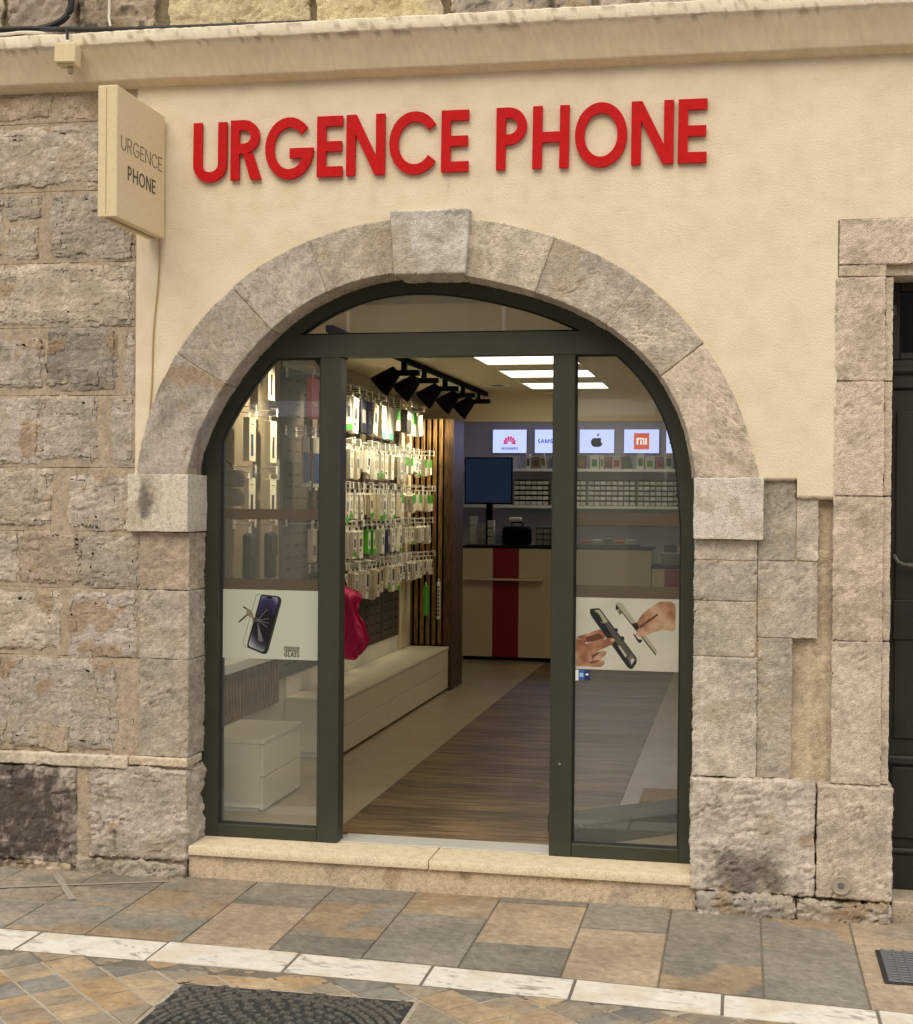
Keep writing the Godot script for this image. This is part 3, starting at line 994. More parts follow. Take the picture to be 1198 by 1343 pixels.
func plaster_mesh() -> ArrayMesh:
	var v := PackedVector3Array()
	var c := PackedColorArray()
	var ix := PackedInt32Array()
	var xs := []
	var x := -1.432
	while x < 3.2:
		xs.append([x, 0])
		x += 0.016
	for s in [1.486, 1.640]:
		xs.append([s, 0])
		xs.append([s, 1])
	xs.sort_custom(func(a, d): return a[0] < d[0] or (a[0] == d[0] and a[1] < d[1]))
	var rows := 110
	var top := 3.60
	var lft := CX - curve(RE, PI) + 0.03
	var rgt := CX + curve(RE, 0.0) - 0.04
	for e in xs:
		var xx: float = e[0]
		var bot := 1.80
		if xx > lft and xx < rgt:
			bot = arch_y(RE, xx, -0.035)
		elif xx > 1.640 or (xx == 1.640 and e[1] == 1):
			bot = 2.866
		elif xx > 1.486 or (xx == 1.486 and e[1] == 1):
			bot = 1.727
		for r in rows + 2:
			var y := lerpf(bot, top, clampf((r - 1.0) / rows, 0.0, 1.0))
			var edge := r == 0
			var w := Vector3(xx, y, 0)
			var z := 0.0125 + 0.0022 * nA.get_noise_3d(xx * 0.7, y * 0.7, 1.0) + 0.0008 * nB.get_noise_3dv(w)
			var jag := 0.006 * nB.get_noise_3d(xx * 1.3, 4.0, 0.0) if r <= 1 else 0.0
			v.append(Vector3(xx, y + jag, -0.02 if edge else z))
			var k := 1.0 + 0.03 * nA.get_noise_3d(xx * 0.5, y * 0.5, 7.0) + 0.015 * nB.get_noise_3d(xx * 0.4, y * 0.25, 3.0)
			var pc := Color(0.79 * k, 0.675 * k, 0.50 * k)
			# rust drip below a letter
			var drip := clampf(1.0 - absf(xx - 0.012 - 0.004 * nB.get_noise_2d(0.0, y)) / 0.012, 0.0, 1.0) * clampf((3.125 - y) * 30.0, 0.0, 1.0) * clampf((y - 2.985) * 10.0, 0.0, 1.0)
			c.append(pc.lerp(Color(0.46, 0.33, 0.20), 0.45 * drip))
	var m := rows + 2
	for i in xs.size() - 1:
		if xs[i][0] == xs[i + 1][0]:
			continue
		for r in m - 1:
			var a := i * m + r
			ix.append_array([a, a + m + 1, a + m, a, a + 1, a + m + 1])
	# the cut edge beside the rubble wall
	var k0 := v.size()
	for r in m:
		var p := v[r]
		v.append(Vector3(p.x + 0.004 * nB.get_noise_3d(0.0, p.y * 1.5, 2.0), p.y, p.z))
		v.append(Vector3(p.x - 0.003, p.y, -0.02))
		c.append(c[r]); c.append(c[r])
	for r in m - 1:
		var a := k0 + 2 * r
		ix.append_array([a, a + 1, a + 3, a, a + 3, a + 2])
	return finish(v, c, ix)

func cornice_mesh() -> ArrayMesh:
	# outline of the moulding from its top edge at the wall round to its foot: (z, y, is lip)
	var prof := [Vector3(-0.03, 3.80, 0), Vector3(0.150, 3.777, 1), Vector3(0.160, 3.774, 1), Vector3(0.163, 3.768, 1), Vector3(0.163, 3.745, 1), Vector3(0.162, 3.724, 1), Vector3(0.156, 3.719, 1), Vector3(0.146, 3.714, 1), Vector3(0.132, 3.690, 0), Vector3(0.112, 3.660, 0), Vector3(0.092, 3.625, 0), Vector3(0.076, 3.590, 0), Vector3(0.068, 3.578, 0), Vector3(0.040, 3.570, 0), Vector3(0.008, 3.562, 0), Vector3(-0.02, 3.560, 0)]
	var v := PackedVector3Array()
	var c := PackedColorArray()
	var ix := PackedInt32Array()
	var cols := 480
	for i in cols + 1:
		var x := -3.1 + 6.4 * i / cols
		var drop := -0.008 * (x + 2.0)
		for p in prof:
			var w := Vector3(x, p.y * 1.3, p.x * 2.0)
			var r := 0.0022 if p.z > 0.5 else 0.0012
			var dz := r * (nB.get_noise_3dv(w) + 1.2 * nD.get_noise_3dv(w))
			var dy := r * 1.6 * nB.get_noise_3d(x * 1.4, p.y, 6.0) + 0.004 * nA.get_noise_3d(x * 0.6, 0.0, 4.0)
			v.append(Vector3(x, p.y + drop + dy, p.x + dz))
			var k := 1.0 + 0.08 * nA.get_noise_3dv(w) + 0.10 * nD.get_noise_3dv(w)
			var col := Color(0.78 * k, 0.65 * k, 0.47 * k)
			if p.z > 0.5:   # old limewash, flaking
				col = Color(0.82 * k, 0.73 * k, 0.57 * k)
				var f := nB.get_noise_3d(x * 0.8, p.y * 2.0, 1.0)
				if f > 0.28:
					col = col.lerp(Color(0.34, 0.27, 0.17), 0.6)
			c.append(col)
	var m := prof.size()
	for i in cols:
		for r in m - 1:
			var a := i * m + r
			ix.append_array([a, a + m, a + m + 1, a, a + m + 1, a + 1])
	return finish(v, c, ix)

# ---------------------------------------------------------------- house across the street (mirrored in the panes)
func build_street_beyond() -> void:
	var h := thing("house", "plain ochre house across the street, facing the shop", "house", Vector3(0, 0, 15.0))
	var wallm := textured(s8(150, 130, 104), 0.95, M.plaster.albedo_texture, M.plaster.normal_texture, Vector3(1, 1, 1), 0.5)
	var xs := [-12.4, -9.9, -7.4, -4.9, -2.4, 0.1, 2.6, 5.1, 7.6, 10.1]
	var w := MB.new()
	# wall in strips so that the window openings are real
	w.box(Vector3(-14, -0.05, 0.0), Vector3(12, 0.4, 0.4))
	for r in [[0.4, 2.5], [3.6, 5.5], [6.6, 8.3]]:
		var last := -14.0
		for x in xs:
			w.box(Vector3(last, r[0], 0.0), Vector3(x - 0.55, r[1], 0.4))
			last = x + 0.55
		w.box(Vector3(last, r[0], 0.0), Vector3(12, r[1], 0.4))
	for r in [[2.5, 3.6], [5.5, 6.6], [8.3, 9.6]]:
		w.box(Vector3(-14, r[0], 0.0), Vector3(12, r[1], 0.4))
	put("wall", w.mesh(), wallm, h)
	for r in [[0.4, 2.5], [3.6, 5.5], [6.6, 8.3]]:
		for x in xs:
			var f := put("window", boxm(Vector3(x - 0.55, r[0], 0.26), Vector3(x + 0.55, r[1], 0.30)), M.dark_glass, h)
			put("window_bar", boxm(Vector3(x - 0.03, r[0], 0.22), Vector3(x + 0.03, r[1], 0.26)), M.white, f)
			if r[0] > 3.0:
				for s in [-1, 1]:
					put("shutter", boxm(Vector3(x + s * 0.57, r[0], -0.05), Vector3(x + s * 1.05, r[1], -0.005), 0.01), mat(s8(92, 104, 92), 0.7), h)
	put("string_course", boxm(Vector3(-14, 3.0, -0.10), Vector3(12, 3.25, -0.001), 0.02), M.white, h)
	var t := thing("street_tree", "small leafy street tree standing before the ochre house", "tree", Vector3(0.25, 0, 11.6))
	put("trunk", tubem(smooth_path([Vector3(0, -0.08, 0), Vector3(0.05, 1.2, 0), Vector3(-0.04, 2.4, 0.05), Vector3(0.02, 4.2, 0)]), 0.06, 8), mat(s8(92, 78, 62), 0.95), t)
	var m := MB.new()
	var rr := RandomNumberGenerator.new()
	rr.seed = 5
	for k in 3200:
		var d := Vector3(rr.randfn(), rr.randfn() * 0.8, rr.randfn()).limit_length(2.0) * 0.68
		var p := Vector3(0, 4.3, 0) + d
		var a := Vector3(rr.randfn(), rr.randfn(), rr.randfn()).normalized() * 0.08
		var e := a.cross(Vector3(rr.randfn(), rr.randfn(), rr.randfn())).normalized() * 0.04
		m.quad(p - a, p - e, p + a, p + e)
	put("crown", m.mesh(), mat(s8(62, 82, 42), 0.8), t)

# ---------------------------------------------------------------- glazed shop front
const FZ := -0.180   # face of the metal frame

func frame_path(inset: float, from_y: float) -> PackedVector2Array:
	var pts := PackedVector2Array()
	pts.append(Vector2(-1.155 + inset, from_y))
	pts.append(Vector2(-1.155 + inset, 1.60))
	for k in 61:
		var th := PI - PI * k / 60.0
		var p := arch_pt(RI, th, -inset, -0.022)
		p.x = clampf(p.x, -1.155 + inset, 1.067 - inset)
		pts.append(p)
	pts.append(Vector2(1.067 - inset, 1.60))
	pts.append(Vector2(1.067 - inset, from_y))
	return pts

func build_shopfront() -> void:
	var f := thing("glazed_shopfront", "arched dark green metal shop front with glass sidelights and an open doorway", "shop front", Vector3(0, 0, 0))
	# outer frame that follows the arch
	var a := frame_path(-0.02, 0.146)
	var b := frame_path(0.057, 0.146)
	var m := MB.new()
	var back := FZ - 0.075
	for i in a.size() - 1:
		var p0 := Vector3(a[i].x, a[i].y, FZ)
		var p1 := Vector3(a[i + 1].x, a[i + 1].y, FZ)
		var q0 := Vector3(b[i].x, b[i].y, FZ)
		var q1 := Vector3(b[i + 1].x, b[i + 1].y, FZ)
		var dz := Vector3(0, 0, back - FZ)
		m.quad(p0, q0, q1, p1)
		m.quad(q0, q0 + dz, q1 + dz, q1)
		m.quad(p1 + dz, q1 + dz, q0 + dz, p0 + dz)
		m.quad(p0 + dz, p0, p1, p1 + dz)
	put("outer_frame", m.mesh(), M.frame, f)
	# rails and posts
	var tl := arch_pt(RI, PI - 0.80, -0.03, -0.022)
	put("transom", prismm(PackedVector2Array([Vector2(-0.925, 2.353), Vector2(0.80, 2.353), Vector2(0.66, 2.455), Vector2(-0.79, 2.455)]), back + 0.004, FZ + 0.0025), M.frame, f)
	for x in [[-0.621, -0.523], [0.445, 0.543]]:
		put("post", boxm(Vector3(x[0], 0.146, back - 0.02), Vector3(x[1], 2.352, FZ + 0.0035), 0.003), M.frame, f)
	put("bottom_rail", boxm(Vector3(-1.099, 0.146, back + 0.003), Vector3(-0.6215, 0.204, FZ + 0.0015), 0.003), M.frame, f)
	put("bottom_rail", boxm(Vector3(0.5435, 0.146, back + 0.003), Vector3(1.011, 0.204, FZ + 0.0015), 0.003), M.frame, f)
	put("lock", boxm(Vector3(0.484, 0.545, FZ + 0.003), Vector3(0.496, 0.557, FZ + 0.009), 0.003), M.steel, f)
	# panes with their black seals
	var inner := frame_path(0.057, 0.204)
	var left := PackedVector2Array([Vector2(-0.6215, 0.204), Vector2(-0.6215, 2.353)])
	var right := PackedVector2Array([Vector2(0.5435, 2.353), Vector2(0.5435, 0.204)])
	var top := PackedVector2Array()
	var lp := PackedVector2Array()
	var rp := PackedVector2Array()
	for p in inner:
		if p.y <= 2.353 and p.x < 0.0:
			lp.append(p)
		elif p.y <= 2.353:
			rp.append(p)
		if p.y >= 2.455:
			top.append(p)
	lp.append(Vector2(arch_x_at(2.353, -1), 2.353))
	lp.reverse()
	left.append_array(lp)
	rp.insert(0, Vector2(arch_x_at(2.353, 1), 2.353))
	rp.reverse()
	var rr := PackedVector2Array([Vector2(0.5435, 2.353), Vector2(0.5435, 0.204)])
	rr.append_array(rp)
	top.insert(0, Vector2(arch_x_at(2.455, -1), 2.4555))
	top.append(Vector2(arch_x_at(2.455, 1), 2.4555))
	for poly: PackedVector2Array in [left, rr, top]:
		var g := put("glass_pane", prismm(poly, FZ - 0.034, FZ - 0.028), M.glass, f)
		var inner_poly := Geometry2D.offset_polygon(poly, -0.009)
		if inner_poly.is_empty():
			continue
		var s := MB.new()
		var ip: PackedVector2Array = inner_poly[0]
		for i in poly.size():
			var p := poly[i]
			var q := poly[(i + 1) % poly.size()]
			var pc := nearest(ip, p)
			var qc := nearest(ip, q)
			var mid := Vector3((p.x + q.x) * 0.5, (p.y + q.y) * 0.5, FZ - 0.2)
			s.out(Vector3(p.x, p.y, FZ - 0.012), Vector3(q.x, q.y, FZ - 0.012), Vector3(qc.x, qc.y, FZ - 0.024), Vector3(pc.x, pc.y, FZ - 0.024), mid)
		put("seal", s.mesh(), M.gasket, g)

func arch_x_at(y: float, side: int) -> float:
	var lo := 0.0
	var hi := PI / 2
	for k in 24:
		var m := (lo + hi) * 0.5
		var th := m if side > 0 else PI - m
		if arch_pt(RI, th, -0.057, -0.022).y < y:
			lo = m
		else:
			hi = m
	return arch_pt(RI, lo if side > 0 else PI - lo, -0.057, -0.022).x

func nearest(poly: PackedVector2Array, p: Vector2) -> Vector2:
	var best := poly[0]
	for i in poly.size():
		var q := Geometry2D.get_closest_point_to_segment(p, poly[i], poly[(i + 1) % poly.size()])
		if q.distance_squared_to(p) < best.distance_squared_to(p):
			best = q
	return best

# ---------------------------------------------------------------- lettering
func arc(c: Vector2, r: Vector2, a0: float, a1: float, n := 24) -> PackedVector2Array:
	var o := PackedVector2Array()
	for k in n + 1:
		var a := lerpf(a0, a1, float(k) / n)
		o.append(c + Vector2(cos(a) * r.x, sin(a) * r.y))
	return o

func ring_part(c: Vector2, ro: Vector2, ri: Vector2, a0: float, a1: float) -> PackedVector2Array:
	var o := arc(c, ro, a0, a1)
	o.append_array(arc(c, ri, a1, a0))
	return o

# outlines of a capital letter w wide and h tall with strokes s (upright) and t (level)
func glyph(ch: String, w: float, h: float, s: float, t: float) -> Array:
	var V := func(x: float, y: float) -> Vector2: return Vector2(x, y)
	match ch:
		"E":
			var y0 := (h - t) * 0.5
			return [PackedVector2Array([V.call(0, 0), V.call(w, 0), V.call(w, t), V.call(s, t), V.call(s, y0), V.call(w * 0.97, y0), V.call(w * 0.97, y0 + t), V.call(s, y0 + t), V.call(s, h - t), V.call(w, h - t), V.call(w, h), V.call(0, h)])]
		"N":
			var d := 1.12 * s
			return [PackedVector2Array([V.call(0, 0), V.call(s, 0), V.call(s, h * (1.0 - s / (w - d))), V.call(w - d, 0), V.call(w, 0), V.call(w, h), V.call(w - s, h), V.call(w - s, h * s / (w - d)), V.call(d, h), V.call(0, h)])]
		"H":
			var y0 := (h - t) * 0.5
			return [PackedVector2Array([V.call(0, 0), V.call(s, 0), V.call(s, y0), V.call(w - s, y0), V.call(w - s, 0), V.call(w, 0), V.call(w, h), V.call(w - s, h), V.call(w - s, y0 + t), V.call(s, y0 + t), V.call(s, h), V.call(0, h)])]
		"U":
			var r := w * 0.5
			var o := PackedVector2Array([V.call(0, h)])
			o.append_array(arc(Vector2(r, r), Vector2(r, r), PI, TAU))
			o.append_array([V.call(w, h), V.call(w - s, h)])
			o.append_array(arc(Vector2(r, r), Vector2(r - s, r - t), TAU, PI))
			o.append(V.call(s, h))
			return [o]
		"C", "G", "O":
			var ry := h * 0.5
			var rx := w * 0.5 if ch != "C" else w / (1.0 + cos(0.62))
			var c := Vector2(rx, ry)
			var ro := Vector2(rx, ry)
			var ri := Vector2(rx - s, ry - t)
			if ch == "O":
				return [ring_part(c, ro, ri, 0.0, PI), ring_part(c, ro, ri, PI, TAU)]
			if ch == "C":
				return [ring_part(c, ro, ri, 0.62, TAU - 0.62)]
			return [ring_part(c, ro, ri, 0.72, TAU), PackedVector2Array([V.call(rx * 1.02, ry - t), V.call(rx + (rx - s) * sqrt(1.0 - pow(t / (ry - t), 2.0)), ry - t), V.call(rx + (rx - s) * sqrt(1.0 - pow(0.5 * t / (ry - t), 2.0)), ry - 0.5 * t), V.call(w - s, ry), V.call(rx * 1.02, ry)])]
		"P", "R":
			var low := h * (0.40 if ch == "P" else 0.44)
			var r := (h - low) * 0.5
			var cx := w * 0.94 - r
			var c := Vector2(cx, h - r)
			var o := PackedVector2Array([V.call(s, low)])
			o.append_array(arc(c, Vector2(r, r), -PI / 2, PI / 2))
			o.append_array([V.call(s, h), V.call(s, h - t)])
			o.append_array(arc(c, Vector2(r - s, r - t), PI / 2, -PI / 2))
			o.append(V.call(s, low + t))
			var parts := [PackedVector2Array([V.call(0, 0), V.call(s, 0), V.call(s, h), V.call(0, h)]), o]
			if ch == "R":
				parts.append(PackedVector2Array([V.call(w * 0.40, low), V.call(w * 0.40 + 1.15 * s, low), V.call(w, 0), V.call(w - 1.22 * s, 0)]))
			return parts
	return []

func glyph_mesh(ch: String, w: float, h: float, s: float, t: float, z0: float, z1: float, x := Transform3D.IDENTITY) -> ArrayMesh:
	var m := MB.new()
	for p in glyph(ch, w, h, s, t):
		m.prism(p, z0, z1, Color.WHITE, x)
	return m.mesh()

func build_signs() -> void:
	# raised red letters
	var sg := thing("shop_sign", "raised red capital letters of the shop name on cream plaster", "sign", Vector3(0, 3.122, 0))
	var word := "URGENCEPHONE"
	var ext := [-1.155, -0.998, -0.979, -0.836, -0.819, -0.596, -0.580, -0.464, -0.446, -0.272, -0.254, -0.047, -0.022, 0.098, 0.219, 0.359, 0.375, 0.531, 0.556, 0.776, 0.794, 0.970, 0.987, 1.106]
	for i in 12:
		var ch := word[i]
		var w: float = ext[2 * i + 1] - ext[2 * i]
		var round := 0.004 if ch in ["C", "G", "O"] else 0.0
		var tilt := Transform3D(Basis(Vector3(0, 0, 1), -0.006 + 0.004 * sin(i * 2.1)), Vector3(ext[2 * i], -round + (-0.004 if ch == "U" else 0.0), 0.0))
		var l := put("letter", glyph_mesh(ch, w, 0.265 + 2.0 * round, 0.0405, 0.0445, 0.019, 0.034, tilt), M.red, sg)
		for q in [Vector2(0.02, 0.06), Vector2(0.02, 0.22)]:
			put("stud", tubem([tilt * Vector3(q.x, q.y, -0.002 + 0.012), tilt * Vector3(q.x, q.y, 0.0188)], 0.005, 6), M.steel, l)
	# box sign that stands out from the wall
	var p := thing("projecting_sign", "cream box sign standing out from the wall with thin lettering", "sign", Vector3(-1.332, 2.872, 0.0))
	put("box", boxm(Vector3(-0.043, 0.0, 0.032), Vector3(0.0425, 0.548, 0.528), 0.004), M.cream_metal, p)
	put("edge_seam", boxm(Vector3(-0.006, 0.012, 0.5275), Vector3(-0.0035, 0.536, 0.5290)), mat(s8(150, 130, 94), 0.7), p)
	put("bottom_seam", boxm(Vector3(-0.012, -0.0015, 0.05), Vector3(0.012, 0.0005, 0.515)), mat(s8(150, 134, 104), 0.7), p)
	for z in [0.09, 0.44]:
		put("bracket", boxm(Vector3(-0.02, 0.10 if z < 0.2 else 0.40, 0.008), Vector3(0.02, 0.15 if z < 0.2 else 0.45, 0.0325), 0.003), M.steel, p)
	for row in [["URGENCE", 0.487, 0.067, 0.291, 0.060, 0.0035], ["PHONE", 0.421, 0.136, 0.176, 0.060, 0.0085]]:
		var txt: String = row[0]
		var total := 0.0
		var rel := {"U": 0.9, "R": 0.82, "G": 1.12, "E": 0.7, "N": 0.98, "C": 1.08, "P": 0.78, "H": 0.95, "O": 1.2}
		for ch in txt:
			total += rel[ch] + 0.24
		total -= 0.24
		var unit: float = (row[1] - row[2]) / total
		var at: float = row[1]
		for ch in txt:
			var w: float = rel[ch] * unit
			var bs := Basis(Vector3(0, 0, -1), Vector3(0, 1, 0), Vector3(1, 0, 0))
			put("letter", glyph_mesh(ch, w, row[4], row[5], row[5] * 0.9, 0.0, 0.0015, Transform3D(bs, Vector3(0.0425, row[3], at))), M.print_dark, p)
			at -= w + 0.24 * unit
	tag(put("crack_line_tube", tubem(smooth_path([Vector3(-1.318, 2.88, 0.017), Vector3(-1.322, 2.70, 0.017), Vector3(-1.345, 2.45, 0.017), Vector3(-1.352, 2.2, 0.017), Vector3(-1.375, 1.95, 0.016)]), 0.0035, 6), mat(s8(176, 146, 98), 0.8)), "thin brown tube standing in for the dark line of a crack in the plaster below the box sign", "cable")  # added brown tube drawing the shadowed line of a plaster crack, no real cable
	# wires and junction box on the cornice
	var j := thing("junction_box", "small weathered junction box hanging on the cornice lip", "junction box", Vector3(-1.683, 3.660, 0.205))
	j.rotation_degrees = Vector3(0, 0, -2)
	put("housing", boxm(Vector3(-0.046, -0.044, -0.052), Vector3(0.046, 0.050, 0.004), 0.005), M.cream_metal, j)
	put("lid", boxm(Vector3(-0.050, -0.036, 0.004), Vector3(0.050, 0.054, 0.020), 0.006), M.cream_metal, j)
	var gl := MB.new()
	gl.lathe([Vector2(0, -0.074), Vector2(0.010, -0.074), Vector2(0.012, -0.066), Vector2(0.012, -0.044)], 12, Transform3D(Basis.IDENTITY, Vector3(0.012, 0, -0.02)))
	put("gland", gl.mesh(), mat(s8(150, 130, 100), 0.6), j)
	var g2 := MB.new()
	g2.lathe([Vector2(0.013, 0.050), Vector2(0.013, 0.066), Vector2(0.008, 0.074), Vector2(0, 0.074)], 12, Transform3D(Basis.IDENTITY, Vector3(-0.006, 0, -0.02)))
	put("gland", g2.mesh(), M.white_cable, j)
	var wires := [
		["thick black cable lying along the top of the cornice", 0.012, M.black_cable, [Vector3(-3.0, 3.850, 0.06), Vector3(-2.06, 3.838, 0.08), Vector3(-1.83, 3.826, 0.08), Vector3(-1.54, 3.806, 0.085), Vector3(-1.2, 3.800, 0.07), Vector3(-0.6, 3.795, 0.05)]],
		["black cable bundle rising in a curve up the upper wall", 0.016, M.black_cable, [Vector3(-2.25, 3.822, 0.05), Vector3(-1.93, 3.832, 0.06), Vector3(-1.80, 3.862, 0.055), Vector3(-1.752, 3.915, 0.045), Vector3(-1.742, 4.0, 0.045), Vector3(-1.74, 4.4, 0.045)]],
		["thin white wire hanging down the upper wall onto the cornice", 0.006, M.white_cable, [Vector3(-1.560, 4.4, 0.04), Vector3(-1.556, 3.92, 0.045), Vector3(-1.552, 3.875, 0.06), Vector3(-1.536, 3.822, 0.075)]],
		["white wire lying below the black cable on the cornice", 0.008, M.white_cable, [Vector3(-2.9, 3.80, 0.115), Vector3(-2.1, 3.802, 0.115), Vector3(-1.95, 3.806, 0.115), Vector3(-1.83, 3.800, 0.10)]],
		["thin black wire running down into the junction box", 0.006, M.black_cable, [Vector3(-1.86, 3.816, 0.10), Vector3(-1.77, 3.803, 0.135), Vector3(-1.712, 3.797, 0.165), Vector3(-1.692, 3.780, 0.183), Vector3(-1.6885, 3.736, 0.185)]],
	]
	for w in wires:
		tag(put("cable", tubem(smooth_path(w[3], 8), w[1], 8), w[2]), w[0], "cable")

# ---------------------------------------------------------------- posters: flat print on the panes
func fill(im: Image, pts: Array, col: Color, shade = null) -> void:
	var lo := 1e9
	var hi := -1e9
	for p in pts:
		lo = minf(lo, p.y)
		hi = maxf(hi, p.y)
	for y in range(maxi(0, floori(lo)), mini(im.get_height(), ceili(hi))):
		var xs := []
		for i in pts.size():
			var a: Vector2 = pts[i]
			var b: Vector2 = pts[(i + 1) % pts.size()]
			if (a.y <= y + 0.5) != (b.y <= y + 0.5):
				xs.append(a.x + (y + 0.5 - a.y) / (b.y - a.y) * (b.x - a.x))
		xs.sort()
		for k in range(0, xs.size() - 1, 2):
			var x0 := maxi(0, roundi(xs[k]))
			var x1 := mini(im.get_width(), roundi(xs[k + 1]))
			if x1 > x0:
				if shade != null:
					for x in range(x0, x1):
						im.set_pixel(x, y, shade.call(x, y))
				else:
					im.fill_rect(Rect2i(x0, y, x1 - x0, 1), col)

func stroke(im: Image, a: Vector2, b: Vector2, w: float, col: Color) -> void:
	var d := (b - a).normalized()
	var n := Vector2(-d.y, d.x) * w * 0.5
	fill(im, [a + n, b + n, b - n, a - n], col)

func scaled(list: Array, ox: float, oy: float, k: float) -> Array:
	var o := []
	for i in range(0, list.size(), 2):
		o.append(Vector2((list[i] - ox) * k, (list[i + 1] - oy) * k))
	return o

func rounded(pts: Array, r: float) -> Array:
	var o := []
	for i in pts.size():
		var p: Vector2 = pts[i]
		var a: Vector2 = pts[i - 1]
		var b: Vector2 = pts[(i + 1) % pts.size()]
		var pa := p + (a - p).normalized() * minf(r, p.distance_to(a) * 0.45)
		var pb := p + (b - p).normalized() * minf(r, p.distance_to(b) * 0.45)
		for k in 5:
			var t := k / 4.0
			o.append(pa.lerp(p, t).lerp(p.lerp(pb, t), t))
	return o

func poster_mat(im: Image) -> StandardMaterial3D:
	im.generate_mipmaps()
	var m := mat(s8(206, 204, 198), 0.35)
	m.albedo_texture = ImageTexture.create_from_image(im)
	return m

func sheet(x0: float, x1: float, y0: float, y1: float, z: float, thick := 0.0016) -> ArrayMesh:
	var m := MB.new()
	m.quad(Vector3(x0, y0, z + thick), Vector3(x1, y0, z + thick), Vector3(x1, y1, z + thick), Vector3(x0, y1, z + thick))
	m.quad(Vector3(x1, y0, z), Vector3(x0, y0, z), Vector3(x0, y1, z), Vector3(x1, y1, z))
	for e in [[x0, y0, x1, y0], [x1, y0, x1, y1], [x1, y1, x0, y1], [x0, y1, x0, y0]]:
		m.quad(Vector3(e[0], e[1], z), Vector3(e[2], e[3], z), Vector3(e[2], e[3], z + thick), Vector3(e[0], e[1], z + thick))
	return m.mesh()

func text_part(parent: Node, txt: String, height: float, at: Vector3, m: Material, called := "lettering", serif := false, width := 0.0) -> MeshInstance3D:
	var t := TextMesh.new()
	var f := SystemFont.new()
	f.font_names = PackedStringArray(["Droid Serif" if serif else "Droid Sans"])
	f.font_weight = 700
	t.font = f
	t.text = txt
	t.font_size = 64
	t.pixel_size = height / 46.0
	t.depth = 0.0012
	t.horizontal_alignment = HORIZONTAL_ALIGNMENT_CENTER
	t.vertical_alignment = VERTICAL_ALIGNMENT_CENTER
	var o := put(called, t, m, parent, at)
	if width > 0.0:
		o.scale.x = width / maxf(0.001, t.get_aabb().size.x)
	return o

